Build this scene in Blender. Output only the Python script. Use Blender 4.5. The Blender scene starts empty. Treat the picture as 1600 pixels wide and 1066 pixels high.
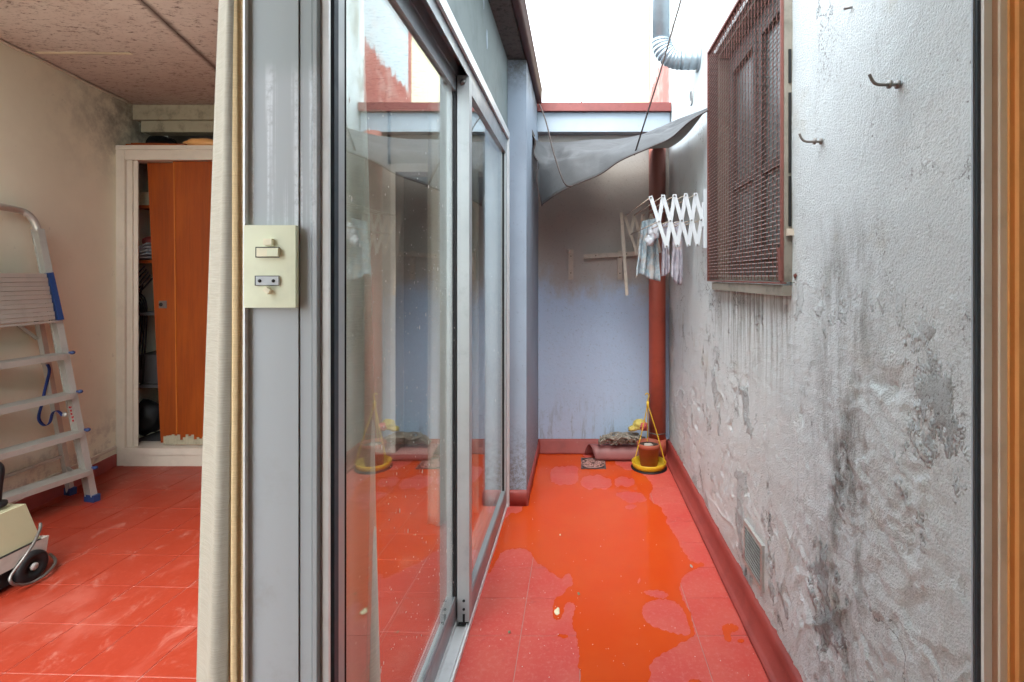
import bpy, bmesh, math, random
from mathutils import Vector, Matrix, noise
from mathutils.geometry import tessellate_polygon
random.seed(7)
R = math.radians
sc = bpy.context.scene
C = sc.collection

# ---------------------------------------------------------------- camera, light, exposure
F, VX, VY, H = 790.0, 904.0, 432.0, 1.25          # focal (px), vanishing point, eye height
cam_d = bpy.data.cameras.new('camera'); cam = bpy.data.objects.new('camera', cam_d); C.objects.link(cam)
cam.location = (0, 0, H); cam.rotation_euler = (R(90), 0, 0)
cam_d.sensor_width = 36; cam_d.lens = 36*F/1600
cam_d.shift_x = -(VX-800)/1600; cam_d.shift_y = -(533-VY)/1600
cam_d.clip_start = 0.02; cam_d.clip_end = 500
sc.camera = cam

w = bpy.data.worlds.new('World'); sc.world = w; w.use_nodes = True
wn = w.node_tree; wn.nodes.clear()
wo = wn.nodes.new('ShaderNodeOutputWorld'); wb = wn.nodes.new('ShaderNodeBackground')
sky = wn.nodes.new('ShaderNodeTexSky'); sky.sky_type = 'NISHITA'; sky.sun_disc = False
SUN_EL, SUN_AZ = 60, 186
sky.sun_elevation = R(SUN_EL); sky.sun_rotation = R(SUN_AZ)
sky.air_density = 1.2; sky.dust_density = 5.0; sky.ozone_density = 1.0
wm = wn.nodes.new('ShaderNodeMix'); wm.data_type = 'RGBA'; wm.inputs[0].default_value = .8
wm.inputs[7].default_value = (8.5, 9.35, 10.0, 1)            # cloud layer over the clear sky
wn.links.new(sky.outputs[0], wm.inputs[6]); wn.links.new(wm.outputs[2], wb.inputs[0])
wb.inputs[1].default_value = 0.11
wn.links.new(wb.outputs[0], wo.inputs[0])
sd = bpy.data.lights.new('sun', 'SUN'); sd.energy = 0.5; sd.angle = R(35); sd.color = (1, .97, .93)
sun = bpy.data.objects.new('sun', sd); C.objects.link(sun)
az = R(SUN_AZ)
dirv = Vector((math.sin(az)*math.cos(R(SUN_EL)), math.cos(az)*math.cos(R(SUN_EL)), math.sin(R(SUN_EL))))
sun.rotation_euler = dirv.to_track_quat('Z', 'Y').to_euler(); sun.location = (0, 0, 8)
vs = sc.view_settings; vs.view_transform = 'Standard'; vs.look = 'None'; vs.gamma = 1; vs.exposure = 3.0
vs.use_curve_mapping = False
sc.render.engine = 'CYCLES'
cy = sc.cycles; cy.max_bounces = 10; cy.diffuse_bounces = 5; cy.glossy_bounces = 5; cy.transparent_max_bounces = 24
cy.transmission_bounces = 8; cy.caustics_reflective = False; cy.caustics_refractive = False
cy.use_denoising = True; cy.sample_clamp_indirect = 6

# ---------------------------------------------------------------- helpers
def P(px, py, d): return Vector(((px-VX)*d/F, d, H-(py-VY)*d/F))
def G(px, py, z=0.0):
    d = (H-z)*F/(py-VY); return Vector(((px-VX)*d/F, d, z))
def XP(px, d): return (px-VX)*d/F
def ZP(py, d): return H-(py-VY)*d/F
def bx(bm, x0, x1, y0, y1, z0, z1):
    v = [bm.verts.new(p) for p in ((x0,y0,z0),(x1,y0,z0),(x1,y1,z0),(x0,y1,z0),(x0,y0,z1),(x1,y0,z1),(x1,y1,z1),(x0,y1,z1))]
    for f in ((3,2,1,0),(4,5,6,7),(0,1,5,4),(1,2,6,5),(2,3,7,6),(3,0,4,7)): bm.faces.new([v[i] for i in f])
    return v
def beam(bm, A, B, w_, h_, up=(0,0,1)):
    A = Vector(A); B = Vector(B); t = (B-A).normalized(); s = t.cross(Vector(up))
    if s.length < 1e-4: s = t.cross(Vector((1,0,0)))
    s.normalize(); u = s.cross(t)
    v = []
    for p in (A, B):
        for a, b in ((-1,-1),(1,-1),(1,1),(-1,1)): v.append(bm.verts.new(p+s*a*w_/2+u*b*h_/2))
    for f in ((3,2,1,0),(4,5,6,7),(0,1,5,4),(1,2,6,5),(2,3,7,6),(3,0,4,7)): bm.faces.new([v[i] for i in f])
def tube(bm, pts, r, n=8, cap=True, radii=None, flat=1.0):
    pts = [Vector(p) for p in pts]; rings = []
    ref = None
    for i, p in enumerate(pts):
        t = (pts[min(i+1, len(pts)-1)]-pts[max(i-1, 0)]).normalized()
        if ref is None:
            ref = t.cross(Vector((0,0,1)))
            if ref.length < .05: ref = t.cross(Vector((0,1,0)))
        ref = (ref - t*ref.dot(t)).normalized(); u = t.cross(ref)
        rr = radii[i] if radii else r
        rings.append([bm.verts.new(p+(ref*math.cos(2*math.pi*k/n)+u*math.sin(2*math.pi*k/n)*flat)*rr) for k in range(n)])
    for a, b in zip(rings, rings[1:]):
        for k in range(n): bm.faces.new((a[k], a[(k+1) % n], b[(k+1) % n], b[k])).smooth = True
    if cap: bm.faces.new(rings[0][::-1]); bm.faces.new(rings[-1])
def smooth_path(pts, k=8):
    pts = [Vector(p) for p in pts]; out = []
    for i in range(len(pts)-1):
        p0, p1, p2, p3 = pts[max(i-1,0)], pts[i], pts[i+1], pts[min(i+2, len(pts)-1)]
        for j in range(k):
            t = j/k
            out.append(.5*((2*p1)+(p2-p0)*t+(2*p0-5*p1+4*p2-p3)*t*t+(3*p1-p0-3*p2+p3)*t*t*t))
    out.append(pts[-1]); return out
def lathe(bm, c, prof, n=24, axis='Z'):
    c = Vector(c); rings = []
    for r, h in prof:
        ring = []
        for k in range(n):
            a = 2*math.pi*k/n
            if axis == 'Z': q = Vector((r*math.cos(a), r*math.sin(a), h))
            elif axis == 'X': q = Vector((h, r*math.cos(a), r*math.sin(a)))
            else: q = Vector((r*math.cos(a), h, -r*math.sin(a)))
            ring.append(bm.verts.new(c+q))
        rings.append(ring)
    for a, b in zip(rings, rings[1:]):
        for k in range(n): bm.faces.new((a[k], a[(k+1) % n], b[(k+1) % n], b[k])).smooth = True
    bm.faces.new(rings[0][::-1]); bm.faces.new(rings[-1])
def gridsurf(bm, rows):
    vv = [[bm.verts.new(p) for p in r] for r in rows]
    for a, b in zip(vv, vv[1:]):
        for i in range(len(a)-1): bm.faces.new((a[i], a[i+1], b[i+1], b[i])).smooth = True
def NB(): return bmesh.new()
def woff(p):
    v = Vector((0,0,0))
    while p is not None: v += p.location; p = p.parent
    return v
def ob(name, bm, m, parent=None, bevel=0, solid=0, label=None, kind=None):
    if bevel:
        bmesh.ops.bevel(bm, geom=[e for e in bm.edges if len(e.link_faces) == 2 and e.calc_face_angle(0) > .6], offset=bevel, segments=2 if bevel < .012 else 4, affect='EDGES', profile=.6, clamp_overlap=True)
    bmesh.ops.recalc_face_normals(bm, faces=bm.faces) if not solid else None
    me = bpy.data.meshes.new(name)
    o = bpy.data.objects.new(name, me); C.objects.link(o)
    if parent is not None:
        o.parent = parent; off = woff(parent)
        bmesh.ops.translate(bm, verts=bm.verts, vec=-off)
    bm.to_mesh(me); bm.free(); me.materials.append(m)
    if solid:
        s = o.modifiers.new('thick', 'SOLIDIFY'); s.thickness = solid; s.offset = 0
    if label: o['label'] = label
    if kind: o['kind'] = kind
    return o
def thing(name, label, cat, loc=(0,0,0), group=None):
    o = bpy.data.objects.new(name, None); C.objects.link(o); o.location = loc; o.empty_display_size = .05
    o['label'] = label; o['category'] = cat
    if group: o['group'] = group
    return o
def tag(o, label, cat, group=None):
    o['label'] = label; o['category'] = cat
    if group: o['group'] = group
    # move the origin to the base of the mesh
    me = o.data; vs_ = [v.co for v in me.vertices]
    c = Vector((sum(v.x for v in vs_)/len(vs_), sum(v.y for v in vs_)/len(vs_), min(v.z for v in vs_)))
    me.transform(Matrix.Translation(-c)); o.location = c
    return o

# ---------------------------------------------------------------- materials
class MatB:
    def __init__(s, name, base, rough=.6, metal=0, spec=.5):
        s.m = bpy.data.materials.new(name); s.m.use_nodes = True; s.t = s.m.node_tree
        s.b = s.t.nodes['Principled BSDF']; s.col = None
        s.b.inputs['Base Color'].default_value = (*base, 1); s.b.inputs['Roughness'].default_value = rough
        s.b.inputs['Metallic'].default_value = metal; s.b.inputs['Specular IOR Level'].default_value = spec
        s.geo = s.t.nodes.new('ShaderNodeNewGeometry'); s.base = base
        s.h = None
    def n(s, ty, **kw):
        x = s.t.nodes.new(ty)
        for k, v in kw.items(): setattr(x, k, v)
        return x
    def L(s, a, b): s.t.links.new(a, b)
    def coord(s, scale=(1,1,1), loc=(0,0,0), rot=(0,0,0)):
        mp = s.n('ShaderNodeMapping'); mp.inputs['Scale'].default_value = scale; mp.inputs['Location'].default_value = loc
        mp.inputs['Rotation'].default_value = rot
        s.L(s.geo.outputs['Position'], mp.inputs['Vector']); return mp.outputs[0]
    def noise(s, scale=5, detail=5, rough=.6, st=(1,1,1), loc=(0,0,0), rot=(0,0,0), dist=0):
        x = s.n('ShaderNodeTexNoise'); x.inputs['Scale'].default_value = scale; x.inputs['Detail'].default_value = detail
        x.inputs['Roughness'].default_value = rough; x.inputs['Distortion'].default_value = dist
        s.L(s.coord(st, loc, rot), x.inputs['Vector']); return x.outputs[0]
    def voro(s, scale=5, st=(1,1,1), feature='F1'):
        x = s.n('ShaderNodeTexVoronoi'); x.feature = feature; x.inputs['Scale'].default_value = scale
        s.L(s.coord(st), x.inputs['Vector']); return x.outputs[0]
    def ramp(s, v, a, b, lo=0., hi=1.):
        x = s.n('ShaderNodeMapRange'); x.interpolation_type = 'SMOOTHSTEP'
        for i, q in zip(range(1,5), (a, b, lo, hi)): x.inputs[i].default_value = q
        s.L(v, x.inputs[0]); return x.outputs[0]
    def mth(s, op, a, b=None):
        x = s.n('ShaderNodeMath', operation=op)
        for i, q in enumerate((a, b)):
            if q is None: continue
            if isinstance(q, (int, float)): x.inputs[i].default_value = q
            else: s.L(q, x.inputs[i])
        return x.outputs[0]
    def axis(s, i):
        x = s.n('ShaderNodeSeparateXYZ'); s.L(s.geo.outputs['Position'], x.inputs[0]); return x.outputs[i]
    def mix(s, fac, col):
        x = s.n('ShaderNodeMix', data_type='RGBA')
        if isinstance(fac, (int, float)): x.inputs[0].default_value = fac
        else: s.L(fac, x.inputs[0])
        if s.col is None: x.inputs[6].default_value = (*s.base, 1)
        else: s.L(s.col, x.inputs[6])
        x.inputs[7].default_value = (*col, 1)
        s.col = x.outputs[2]; s.L(s.col, s.b.inputs['Base Color']); return s
    def rough(s, v, lo, hi):
        s.L(s.ramp(v, .3, .7, lo, hi), s.b.inputs['Roughness']); return s
    def bump(s, v, strength=.3, dist=.002):
        x = s.n('ShaderNodeBump'); x.inputs['Strength'].default_value = strength; x.inputs['Distance'].default_value = dist
        s.L(v, x.inputs['Height'])
        if s.h is not None: s.L(s.h, x.inputs['Normal'])
        s.h = x.outputs[0]; s.L(s.h, s.b.inputs['Normal']); return s

def M_simple(name, base, rough=.6, metal=0, var=.25, sc_=30, bmp=.1, dirt=None, spec=.5):
    m = MatB(name, base, rough, metal, spec)
    n1 = m.noise(sc_, 6, .65)
    m.mix(m.ramp(n1, .45, .75, 0, var), dirt or tuple(c*.45 for c in base))
    n2 = m.noise(sc_*.25, 4, .6, loc=(3,1,2))
    m.mix(m.ramp(n2, .4, .7, 0, var*.6), tuple(min(1, c*1.25+.02) for c in base))
    m.rough(n2, max(.02, rough-.08), min(1, rough+.12))
    if bmp: m.bump(m.noise(sc_*6, 4, .6), bmp, .0008)
    return m.m

M = {}
# painted stucco of the patio's right wall
def wall_right():
    m = MatB('rough_stucco', (.63,.69,.70), .8, spec=.3)
    zz = m.axis(2); yy = m.axis(1)
    big = m.noise(1.6, 5, .6, loc=(0,4,1))
    m.mix(m.ramp(big, .4, .7, 0, .4), (.49,.54,.56))
    m.mix(m.ramp(m.noise(3, 4, .6, loc=(5,5,5)), .55, .75, 0, .6), (.74,.79,.79))
    # vertical run marks
    st = m.noise(9, 8, .78, st=(1,1,.22))
    low = m.ramp(zz, 1.5, .9, 0, 1)
    m.mix(m.mth('MULTIPLY', m.ramp(st, .58, .72, 0, .45), low), (.28,.27,.24))
    st2 = m.noise(45, 5, .65, st=(1,1,.05), loc=(0,2,0))
    undersill = m.mth('MULTIPLY', m.ramp(yy, 1.45, 1.6), m.mth('MULTIPLY', m.ramp(yy, 2.5, 2.25), m.mth('MULTIPLY', m.ramp(zz, 1.24, 1.2), m.ramp(zz, .75, 1.15))))
    m.mix(m.mth('MULTIPLY', m.ramp(st2, .42, .62, 0, .7), undersill), (.15,.145,.12))
    # mould, stronger low down and in a band near the sill corner
    mo = m.noise(6, 10, .72, st=(1,1,.55), loc=(1,7,3), dist=.4)
    lowm = m.ramp(zz, 1.35, .45, .25, 1)
    m.mix(m.mth('MULTIPLY', m.mth('MULTIPLY', m.ramp(mo, .59, .67, 0, .9), m.ramp(m.noise(60, 6, .8, loc=(1,2,2)), .38, .58)), lowm), (.075,.07,.06))
    # fan of mould by the sill corner, running down
    band = m.mth('MULTIPLY', m.ramp(m.mth('ABSOLUTE', m.mth('SUBTRACT', yy, 1.22)), .22, .02), m.ramp(zz, 1.5, 1.15))
    m.mix(m.mth('MULTIPLY', band, m.ramp(m.noise(14, 8, .7, st=(1,1,.3)), .4, .66, 0, .75)), (.13,.125,.105))
    yel = m.noise(4, 5, .6, loc=(9,9,1))
    m.mix(m.ramp(yel, .56, .75, 0, .5), (.42,.39,.30))
    sp = m.noise(85, 3, .6)
    m.mix(m.ramp(sp, .66, .76, 0, .7), (.12,.115,.11))
    cl = m.mth('MULTIPLY', m.ramp(m.noise(4, 6, .7, st=(1,1,.6), loc=(6,1,8)), .56, .68), m.ramp(m.noise(120, 5, .75), .50, .60))
    m.mix(m.mth('MULTIPLY', cl, .8), (.10,.095,.09))
    pk = m.mth('MULTIPLY', m.ramp(m.noise(7, 7, .75, st=(1,1,.8), loc=(2,9,8)), .60, .66), m.ramp(zz, 1.2, .8))
    m.mix(m.mth('MULTIPLY', pk, .75), (.62,.66,.68))
    cr = m.ramp(m.mth('ABSOLUTE', m.mth('SUBTRACT', m.noise(3.2, 7, .6, loc=(3,8,2)), .5)), .006, .0015)
    m.mix(m.mth('MULTIPLY', m.mth('MULTIPLY', cr, m.ramp(m.noise(2, 3, .5, loc=(1,6,2)), .52, .62)), .7), (.08,.08,.08))
    upper = m.ramp(zz, 2.1, 2.7)
    m.mix(m.mth('MULTIPLY', upper, m.ramp(m.noise(5, 8, .7, st=(1,1,.3), loc=(2,2,2)), .5, .68, 0, .8)), (.22,.2,.15))
    m.bump(m.noise(230, 5, .72), 1.0, .0045)
    m.bump(m.voro(170), .45, .003)
    pm = m.mth('MULTIPLY', m.ramp(m.noise(4.2, 6, .7, st=(1,1,.7), loc=(8,1,4)), .57, .62), m.ramp(zz, 1.35, .95))
    m.bump(m.mth('MULTIPLY', pm, m.noise(62, 6, .75, loc=(7,3,3))), 1.0, .020)
    m.mix(m.mth('MULTIPLY', pm, m.ramp(m.noise(62, 6, .75, loc=(7,3,3)), .42, .35, 0, .8)), (.07,.062,.05))
    m.bump(m.noise(9, 8, .7, loc=(3,3,3)), .25, .008)
    return m.m
M['stucco'] = wall_right()

def far_wall():
    m = MatB('blue_painted_render', (.40,.53,.69), .75)
    zz = m.axis(2); xx = m.axis(0)
    nz = m.noise(2.2, 5, .6)
    e = m.mth('ADD', zz, m.mth('MULTIPLY', m.mth('SUBTRACT', nz, .5), .55))
    e = m.mth('ADD', e, m.mth('MULTIPLY', m.mth('SUBTRACT', m.noise(16, 7, .75, st=(1,1,.5)), .5), .35))
    e = m.mth('ADD', e, m.mth('MULTIPLY', xx, .10))
    m.mix(m.ramp(e, 1.04, 1.36, 0, 1), (.37,.345,.31))  # brown upper part paints stain and the tarpaulin's shade together
    m.mix(m.ramp(m.noise(70, 5, .7), .55, .75, 0, .45), (.16,.15,.14))
    m.mix(m.ramp(m.noise(24, 6, .7, loc=(1,1,1)), .66, .74, 0, .6), (.42,.42,.42))
    m.mix(m.mth('MULTIPLY', m.ramp(m.noise(30, 5, .7, st=(1,1,.15)), .5, .7, 0, .6), m.ramp(zz, .5, .1)), (.2,.2,.21))
    m.bump(m.noise(60, 5, .7), .4, .003); m.bump(m.noise(12, 5, .6), .3, .006)
    return m.m
M['far'] = far_wall()
def blue_paint(name='pale_blue_paint', base=(.27,.325,.40), low=True):
    m = MatB(name, base, .7)
    m.mix(m.ramp(m.noise(3, 6, .6), .4, .7, 0, .4), tuple(c*.78 for c in base))
    m.mix(m.ramp(m.noise(40, 6, .7), .6, .75, 0, .5), (.16,.16,.16))
    if low:
        zz = m.axis(2)
        m.mix(m.mth('MULTIPLY', m.ramp(zz, .55, .1), m.ramp(m.noise(60, 6, .8), .42, .62, 0, .9)), (.13,.125,.12))
        m.mix(m.mth('MULTIPLY', m.ramp(zz, 2.2, 2.42), m.ramp(m.noise(8, 6, .8), .35, .6, 0, .85)), (.10,.10,.095))
    m.bump(m.noise(90, 5, .7), .25, .002)
    return m.m
M['pier'] = blue_paint()
M['fascia'] = blue_paint('fascia_paint', (.34,.40,.46), False)
M['lintel'] = M_simple('lintel_paint', (.19,.225,.225), .75, var=.35, sc_=9, bmp=.2)
def soffit():
    m = MatB('mouldy_concrete', (.10,.095,.09), .9)
    m.mix(m.ramp(m.noise(30, 8, .8), .5, .62, 0, .9), (.03,.03,.03))
    m.mix(m.ramp(m.noise(70, 6, .8, loc=(4,2,1)), .58, .68, 0, .8), (.22,.2,.19))
    m.bump(m.noise(60, 5, .7), .5, .004); return m.m
M['soffit'] = soffit()
def red_paint(name, base, chip=(.32,.16,.14), rough=.55):
    m = MatB(name, base, rough)
    m.mix(m.ramp(m.noise(7, 6, .65), .42, .7, 0, .55), tuple(c*.55 for c in base))
    m.mix(m.ramp(m.noise(35, 8, .75, loc=(2,1,0)), .62, .72, 0, .7), chip)
    m.bump(m.noise(80, 5, .7), .3, .0015); return m.m
M['cap'] = red_paint('red_cap_paint', (.19,.038,.032))
M['skirt'] = red_paint('red_skirting_paint', (.30,.050,.040), (.33,.17,.15))
M['gutter'] = red_paint('rusty_gutter_paint', (.07,.02,.018), (.05,.04,.04))
M['pipe'] = red_paint('red_downpipe_paint', (.36,.075,.045), (.45,.3,.27))
M['pipe_grime_shade'] = None
def pipe_m():
    m = MatB('red_downpipe', (.46,.10,.06), .5)
    zz = m.axis(2)
    m.mix(m.ramp(m.noise(6, 6, .65), .42, .7, 0, .4), (.2,.05,.035))
    m.mix(m.ramp(m.mth('ADD', zz, m.mth('MULTIPLY', m.noise(5, 4, .6), .3)), 1.28, 1.46, 0, .7), (.27,.12,.10))  # upper pipe darkened for grime and the shade under the tarpaulin
    m.mix(m.ramp(m.noise(50, 4, .7, st=(1,1,.4)), .70, .74, 0, .9), (.5,.42,.4))
    m.bump(m.noise(60, 5, .7), .2, .001); return m.m
M['pipe'] = pipe_m()

def tile_mat(name, wetdust):
    m = MatB(name, (.25,.028,.012) if not wetdust else (.52,.060,.046), .38, spec=.35)
    oi = m.n('ShaderNodeObjectInfo')
    m.mix(m.ramp(oi.outputs['Random'], 0, 1, 0, .28), (.24,.022,.010) if not wetdust else (.46,.046,.034))
    if wetdust:
        m.mix(m.ramp(m.noise(5, 6, .6), .35, .65, .1, .7), (.54,.10,.072))
        m.mix(m.ramp(m.noise(60, 6, .8), .48, .7, 0, .45), (.60,.22,.20))
        m.mix(m.ramp(m.noise(14, 7, .75, loc=(3,1,1)), .58, .70, 0, .35), (.30,.05,.04))
        m.mix(m.ramp(m.noise(170, 3, .6), .72, .78, 0, .8), (.6,.42,.38))
        m.rough(m.noise(8, 5, .6), .42, .6)
    else:
        sw = m.noise(2.2, 6, .6, rot=(0,0,.6), st=(1,.5,1), dist=.4)
        m.mix(m.ramp(sw, .50, .70, 0, .42), (.42,.13,.10))
        sc1 = m.noise(9, 9, .8, rot=(0,0,.5), st=(1,.6,1), dist=.8, loc=(4,4,0))
        m.mix(m.ramp(sc1, .53, .70, 0, .34), (.50,.26,.21))
        m.mix(m.ramp(m.noise(60, 6, .8, loc=(2,4,0)), .5, .7, 0, .25), (.40,.09,.06))
        m.mix(m.ramp(m.noise(150, 3, .6), .73, .78, 0, .8), (.65,.5,.45))
        m.rough(m.noise(3, 6, .6), .34, .5)
    m.bump(m.noise(5, 3, .5), .15, .004); m.bump(m.noise(120, 4, .6), .12, .0006)
    return m.m
M['tile_in'] = tile_mat('red_indoor_tile', False)
M['tile_out'] = tile_mat('red_patio_tile', True)
M['grout_in'] = M_simple('indoor_grout', (.52,.33,.29), .7, sc_=20, var=.5)
M['grout_out'] = M_simple('patio_grout', (.46,.22,.19), .7, sc_=20, var=.5)
def puddle():
    m = MatB('muddy_water_film', (.70,.075,.008), .07, spec=.35)
    m.mix(m.ramp(m.noise(3, 5, .6), .38, .66, 0, .6), (.72,.10,.015))
    m.mix(m.ramp(m.noise(30, 6, .7), .6, .75, 0, .25), (.5,.12,.06))
    m.bump(m.noise(14, 3, .5), .03, .002)
    tr = m.n('ShaderNodeBsdfTransparent'); mx = m.n('ShaderNodeMixShader'); mx.inputs[0].default_value = .74
    m.L(tr.outputs[0], mx.inputs[1]); m.L(m.b.outputs[0], mx.inputs[2])
    out = [x for x in m.t.nodes if x.type == 'OUTPUT_MATERIAL'][0]; m.L(mx.outputs[0], out.inputs[0])
    return m.m
M['puddle'] = puddle()

def ceiling():
    m = MatB('mouldy_ceiling_board', (.64,.60,.54), .85)
    m.mix(m.ramp(m.noise(2, 5, .6), .4, .7, 0, .6), (.50,.42,.36))
    m.mix(m.ramp(m.axis(1), 2.3, 3.4, 0, .6), (.26,.165,.125))  # boards painted darker with depth, as the light falls off
    sp = m.noise(26, 8, .75, st=(1,2.2,1), rot=(0,0,-.4))
    m.mix(m.ramp(sp, .52, .66, 0, .85), (.075,.038,.028))
    den = m.noise(40, 6, .75, st=(1,2,1))
    m.mix(m.ramp(den, .57, .68, 0, .75), (.10,.055,.04))
    # brown seep along the board joint
    xx = m.axis(0); yy = m.axis(1)
    ln = m.mth('ABSOLUTE', m.mth('SUBTRACT', m.mth('ADD', xx, m.mth('MULTIPLY', yy, .27)), -1.297))
    m.mix(m.ramp(m.mth('ADD', ln, m.mth('MULTIPLY', m.mth('SUBTRACT', m.noise(12, 5, .7), .5), .03)), .035, .0, 0, .8), (.07,.035,.025))
    m.bump(m.noise(60, 4, .6), .2, .001); return m.m
M['ceil'] = ceiling()
def room_wall():
    m = MatB('beige_room_wall', (.80,.78,.62), .85)
    m.mix(m.ramp(m.noise(1.3, 5, .6), .4, .7, 0, .55), (.66,.62,.48))
    m.mix(m.ramp(m.noise(14, 8, .75), .62, .75, 0, .4), (.2,.17,.14))
    m.mix(m.mth('MULTIPLY', m.ramp(m.axis(1), 2.6, 3.5), m.mth('MULTIPLY', m.ramp(m.axis(2), 1.7, 2.3), m.ramp(m.noise(5, 8, .7), .35, .65, 0, .8))), (.13,.12,.1))
    m.mix(m.mth('MULTIPLY', m.ramp(m.axis(2), .5, .1), m.ramp(m.noise(9, 7, .7), .45, .65, 0, .6)), (.24,.2,.17))
    m.bump(m.noise(80, 5, .7), .2, .001); m.bump(m.noise(5, 4, .6), .2, .006); return m.m
M['room'] = room_wall()
M['beam'] = M_simple('mouldy_beam_paint', (.34,.30,.21), .85, var=.8, sc_=14, dirt=(.1,.09,.06), bmp=.3)
M['trim'] = M_simple('cream_joinery', (.58,.51,.42), .5, var=.2, sc_=12, bmp=.08)
M['dark'] = M_simple('dark_cupboard', (.06,.055,.055), .9)
M['cupb'] = M_simple('grey_cupboard_lining', (.22,.2,.19), .9)
def wood():
    m = MatB('orange_varnished_plywood', (.27,.048,.004), .42)
    gr = m.noise(7, 6, .65, st=(7,7,.35), dist=.3)
    m.mix(m.ramp(gr, .38, .68, 0, .7), (.19,.032,.003))
    m.mix(m.ramp(m.noise(2.5, 4, .6, st=(2,2,.5)), .45, .7, 0, .5), (.38,.085,.008))
    m.mix(m.ramp(m.noise(50, 4, .6), .7, .76, 0, .5), (.5,.3,.15))
    return m.m
M['wood'] = wood()
M['wood2'] = M_simple('orange_wood_frame', (.86,.42,.15), .45, var=.3, sc_=8)
def curtain(name, base, thru):
    m = MatB(name, base, .9)
    wv = m.noise(60, 3, .6, st=(.35,.35,11))
    m.mix(m.ramp(wv, .40, .60, 0, .4), tuple(c*.66 for c in base))
    m.bump(wv, .9, .003)
    m.bump(m.noise(500, 2, .5), .3, .0006)
    tl = m.n('ShaderNodeBsdfTranslucent'); tl.inputs[0].default_value = (*thru, 1)
    mx = m.n('ShaderNodeMixShader'); mx.inputs[0].default_value = .3
    m.L(m.b.outputs[0], mx.inputs[1]); m.L(tl.outputs[0], mx.inputs[2])
    out = [x for x in m.t.nodes if x.type == 'OUTPUT_MATERIAL'][0]; m.L(mx.outputs[0], out.inputs[0]); return m.m
M['curtain'] = curtain('cream_woven_curtain', (.41,.385,.32), (.55,.42,.22))
M['curtain_in'] = curtain('brightened_cream_curtain', (.90,.92,.86), (.8,.78,.66))  # same curtain cloth in a paler colour, so it looks lit behind glass
M['curtain_tan'] = curtain('curtain_light_tone', (.78,.60,.34), (.7,.5,.25))  # tan colour stands for light through the curtain and shadow on it
def alu(name, base, rough=.38, metal=.55):
    m = MatB(name, base, rough, metal)
    m.mix(m.ramp(m.noise(20, 6, .7), .5, .75, 0, .35), tuple(c*.6 for c in base))
    m.mix(m.ramp(m.noise(5, 6, .7, st=(1,1,.2), loc=(1,2,3)), .5, .7, 0, .3), tuple(c*.8 for c in base))
    m.rough(m.noise(12, 5, .6), rough-.06, rough+.14); m.bump(m.noise(200, 3, .6), .05, .0004); return m.m
M['alu'] = alu('anodised_aluminium', (.33,.355,.375))
M['alu_white'] = alu('pale_aluminium', (.72,.74,.75), .38, .25)
M['alu2'] = alu('stile_aluminium', (.43,.46,.47), .4, .4)
M['alu_warm'] = alu('warm_aluminium', (.42,.37,.33), .45, .2)
M['ladder'] = alu('ladder_aluminium', (.50,.48,.43), .42, .6)
M['galv'] = alu('galvanised_duct', (.34,.40,.44), .38, .5)
def pillar():
    m = MatB('grey_enamel_post', (.34,.385,.40), .42)
    zz = m.axis(2)
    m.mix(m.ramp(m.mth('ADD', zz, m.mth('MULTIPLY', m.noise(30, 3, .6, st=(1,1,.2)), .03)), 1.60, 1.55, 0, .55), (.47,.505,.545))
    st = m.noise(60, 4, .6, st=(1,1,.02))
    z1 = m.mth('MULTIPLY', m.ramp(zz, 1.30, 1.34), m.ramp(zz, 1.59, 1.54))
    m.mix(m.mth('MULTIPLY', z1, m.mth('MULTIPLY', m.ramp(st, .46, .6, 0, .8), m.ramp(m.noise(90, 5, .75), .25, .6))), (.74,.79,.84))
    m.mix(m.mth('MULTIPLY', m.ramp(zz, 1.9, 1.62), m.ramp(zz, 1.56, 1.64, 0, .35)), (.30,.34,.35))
    m.mix(m.mth('MULTIPLY', m.ramp(zz, 1.2, .7), m.ramp(m.noise(9, 8, .75), .5, .72, 0, .35)), (.28,.27,.26))
    m.mix(m.ramp(m.noise(60, 6, .7), .68, .76, 0, .6), (.2,.19,.18))
    m.bump(m.noise(40, 4, .6), .1, .001); return m.m
M['pillar'] = pillar()
M['jl'] = M_simple('pale_jamb_paint', (.86,.88,.88), .45, var=.25, sc_=12)
M['jw'] = M_simple('pinkish_jamb_paint', (.78,.52,.38), .5, var=.3, sc_=14)
M['jc'] = M_simple('cream_jamb_paint', (.88,.84,.74), .45, var=.25, sc_=14)
M['lip'] = M_simple('orange_edge_veneer', (.42,.11,.012), .45, var=.3, sc_=20)
M['plate'] = M_simple('ivory_plastic', (.72,.75,.56), .4, var=.2, sc_=14, bmp=.03)
M['plate2'] = M_simple('aged_switch_plastic', (.78,.74,.55), .4, var=.3, sc_=40, bmp=.03)
M['black'] = M_simple('black_rubber', (.009,.009,.010), .5, spec=.3, var=.2)
M['gasket'] = M_simple('blue_black_gasket', (.035,.05,.065), .6, var=.3, sc_=50)
M['bluepl'] = M_simple('blue_plastic', (.012,.035,.12), .45, var=.2)
M['bluest'] = M_simple('blue_strap', (.015,.045,.22), .8, var=.3)
M['redpl'] = M_simple('red_print', (.42,.02,.03), .5)
M['body'] = M_simple('aged_beige_plastic', (.38,.36,.23), .4, var=.25, sc_=10, bmp=.04)
M['body2'] = M_simple('greyish_plastic', (.42,.39,.35), .45, var=.3, sc_=20, bmp=.04)
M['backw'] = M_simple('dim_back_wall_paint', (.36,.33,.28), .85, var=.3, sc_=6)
M['backt'] = M_simple('dull_door_frame_paint', (.46,.43,.37), .6, var=.3, sc_=12)
M['cream'] = M_simple('cream_render', (.62,.56,.38), .85, var=.2, sc_=8, bmp=.2)
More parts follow.
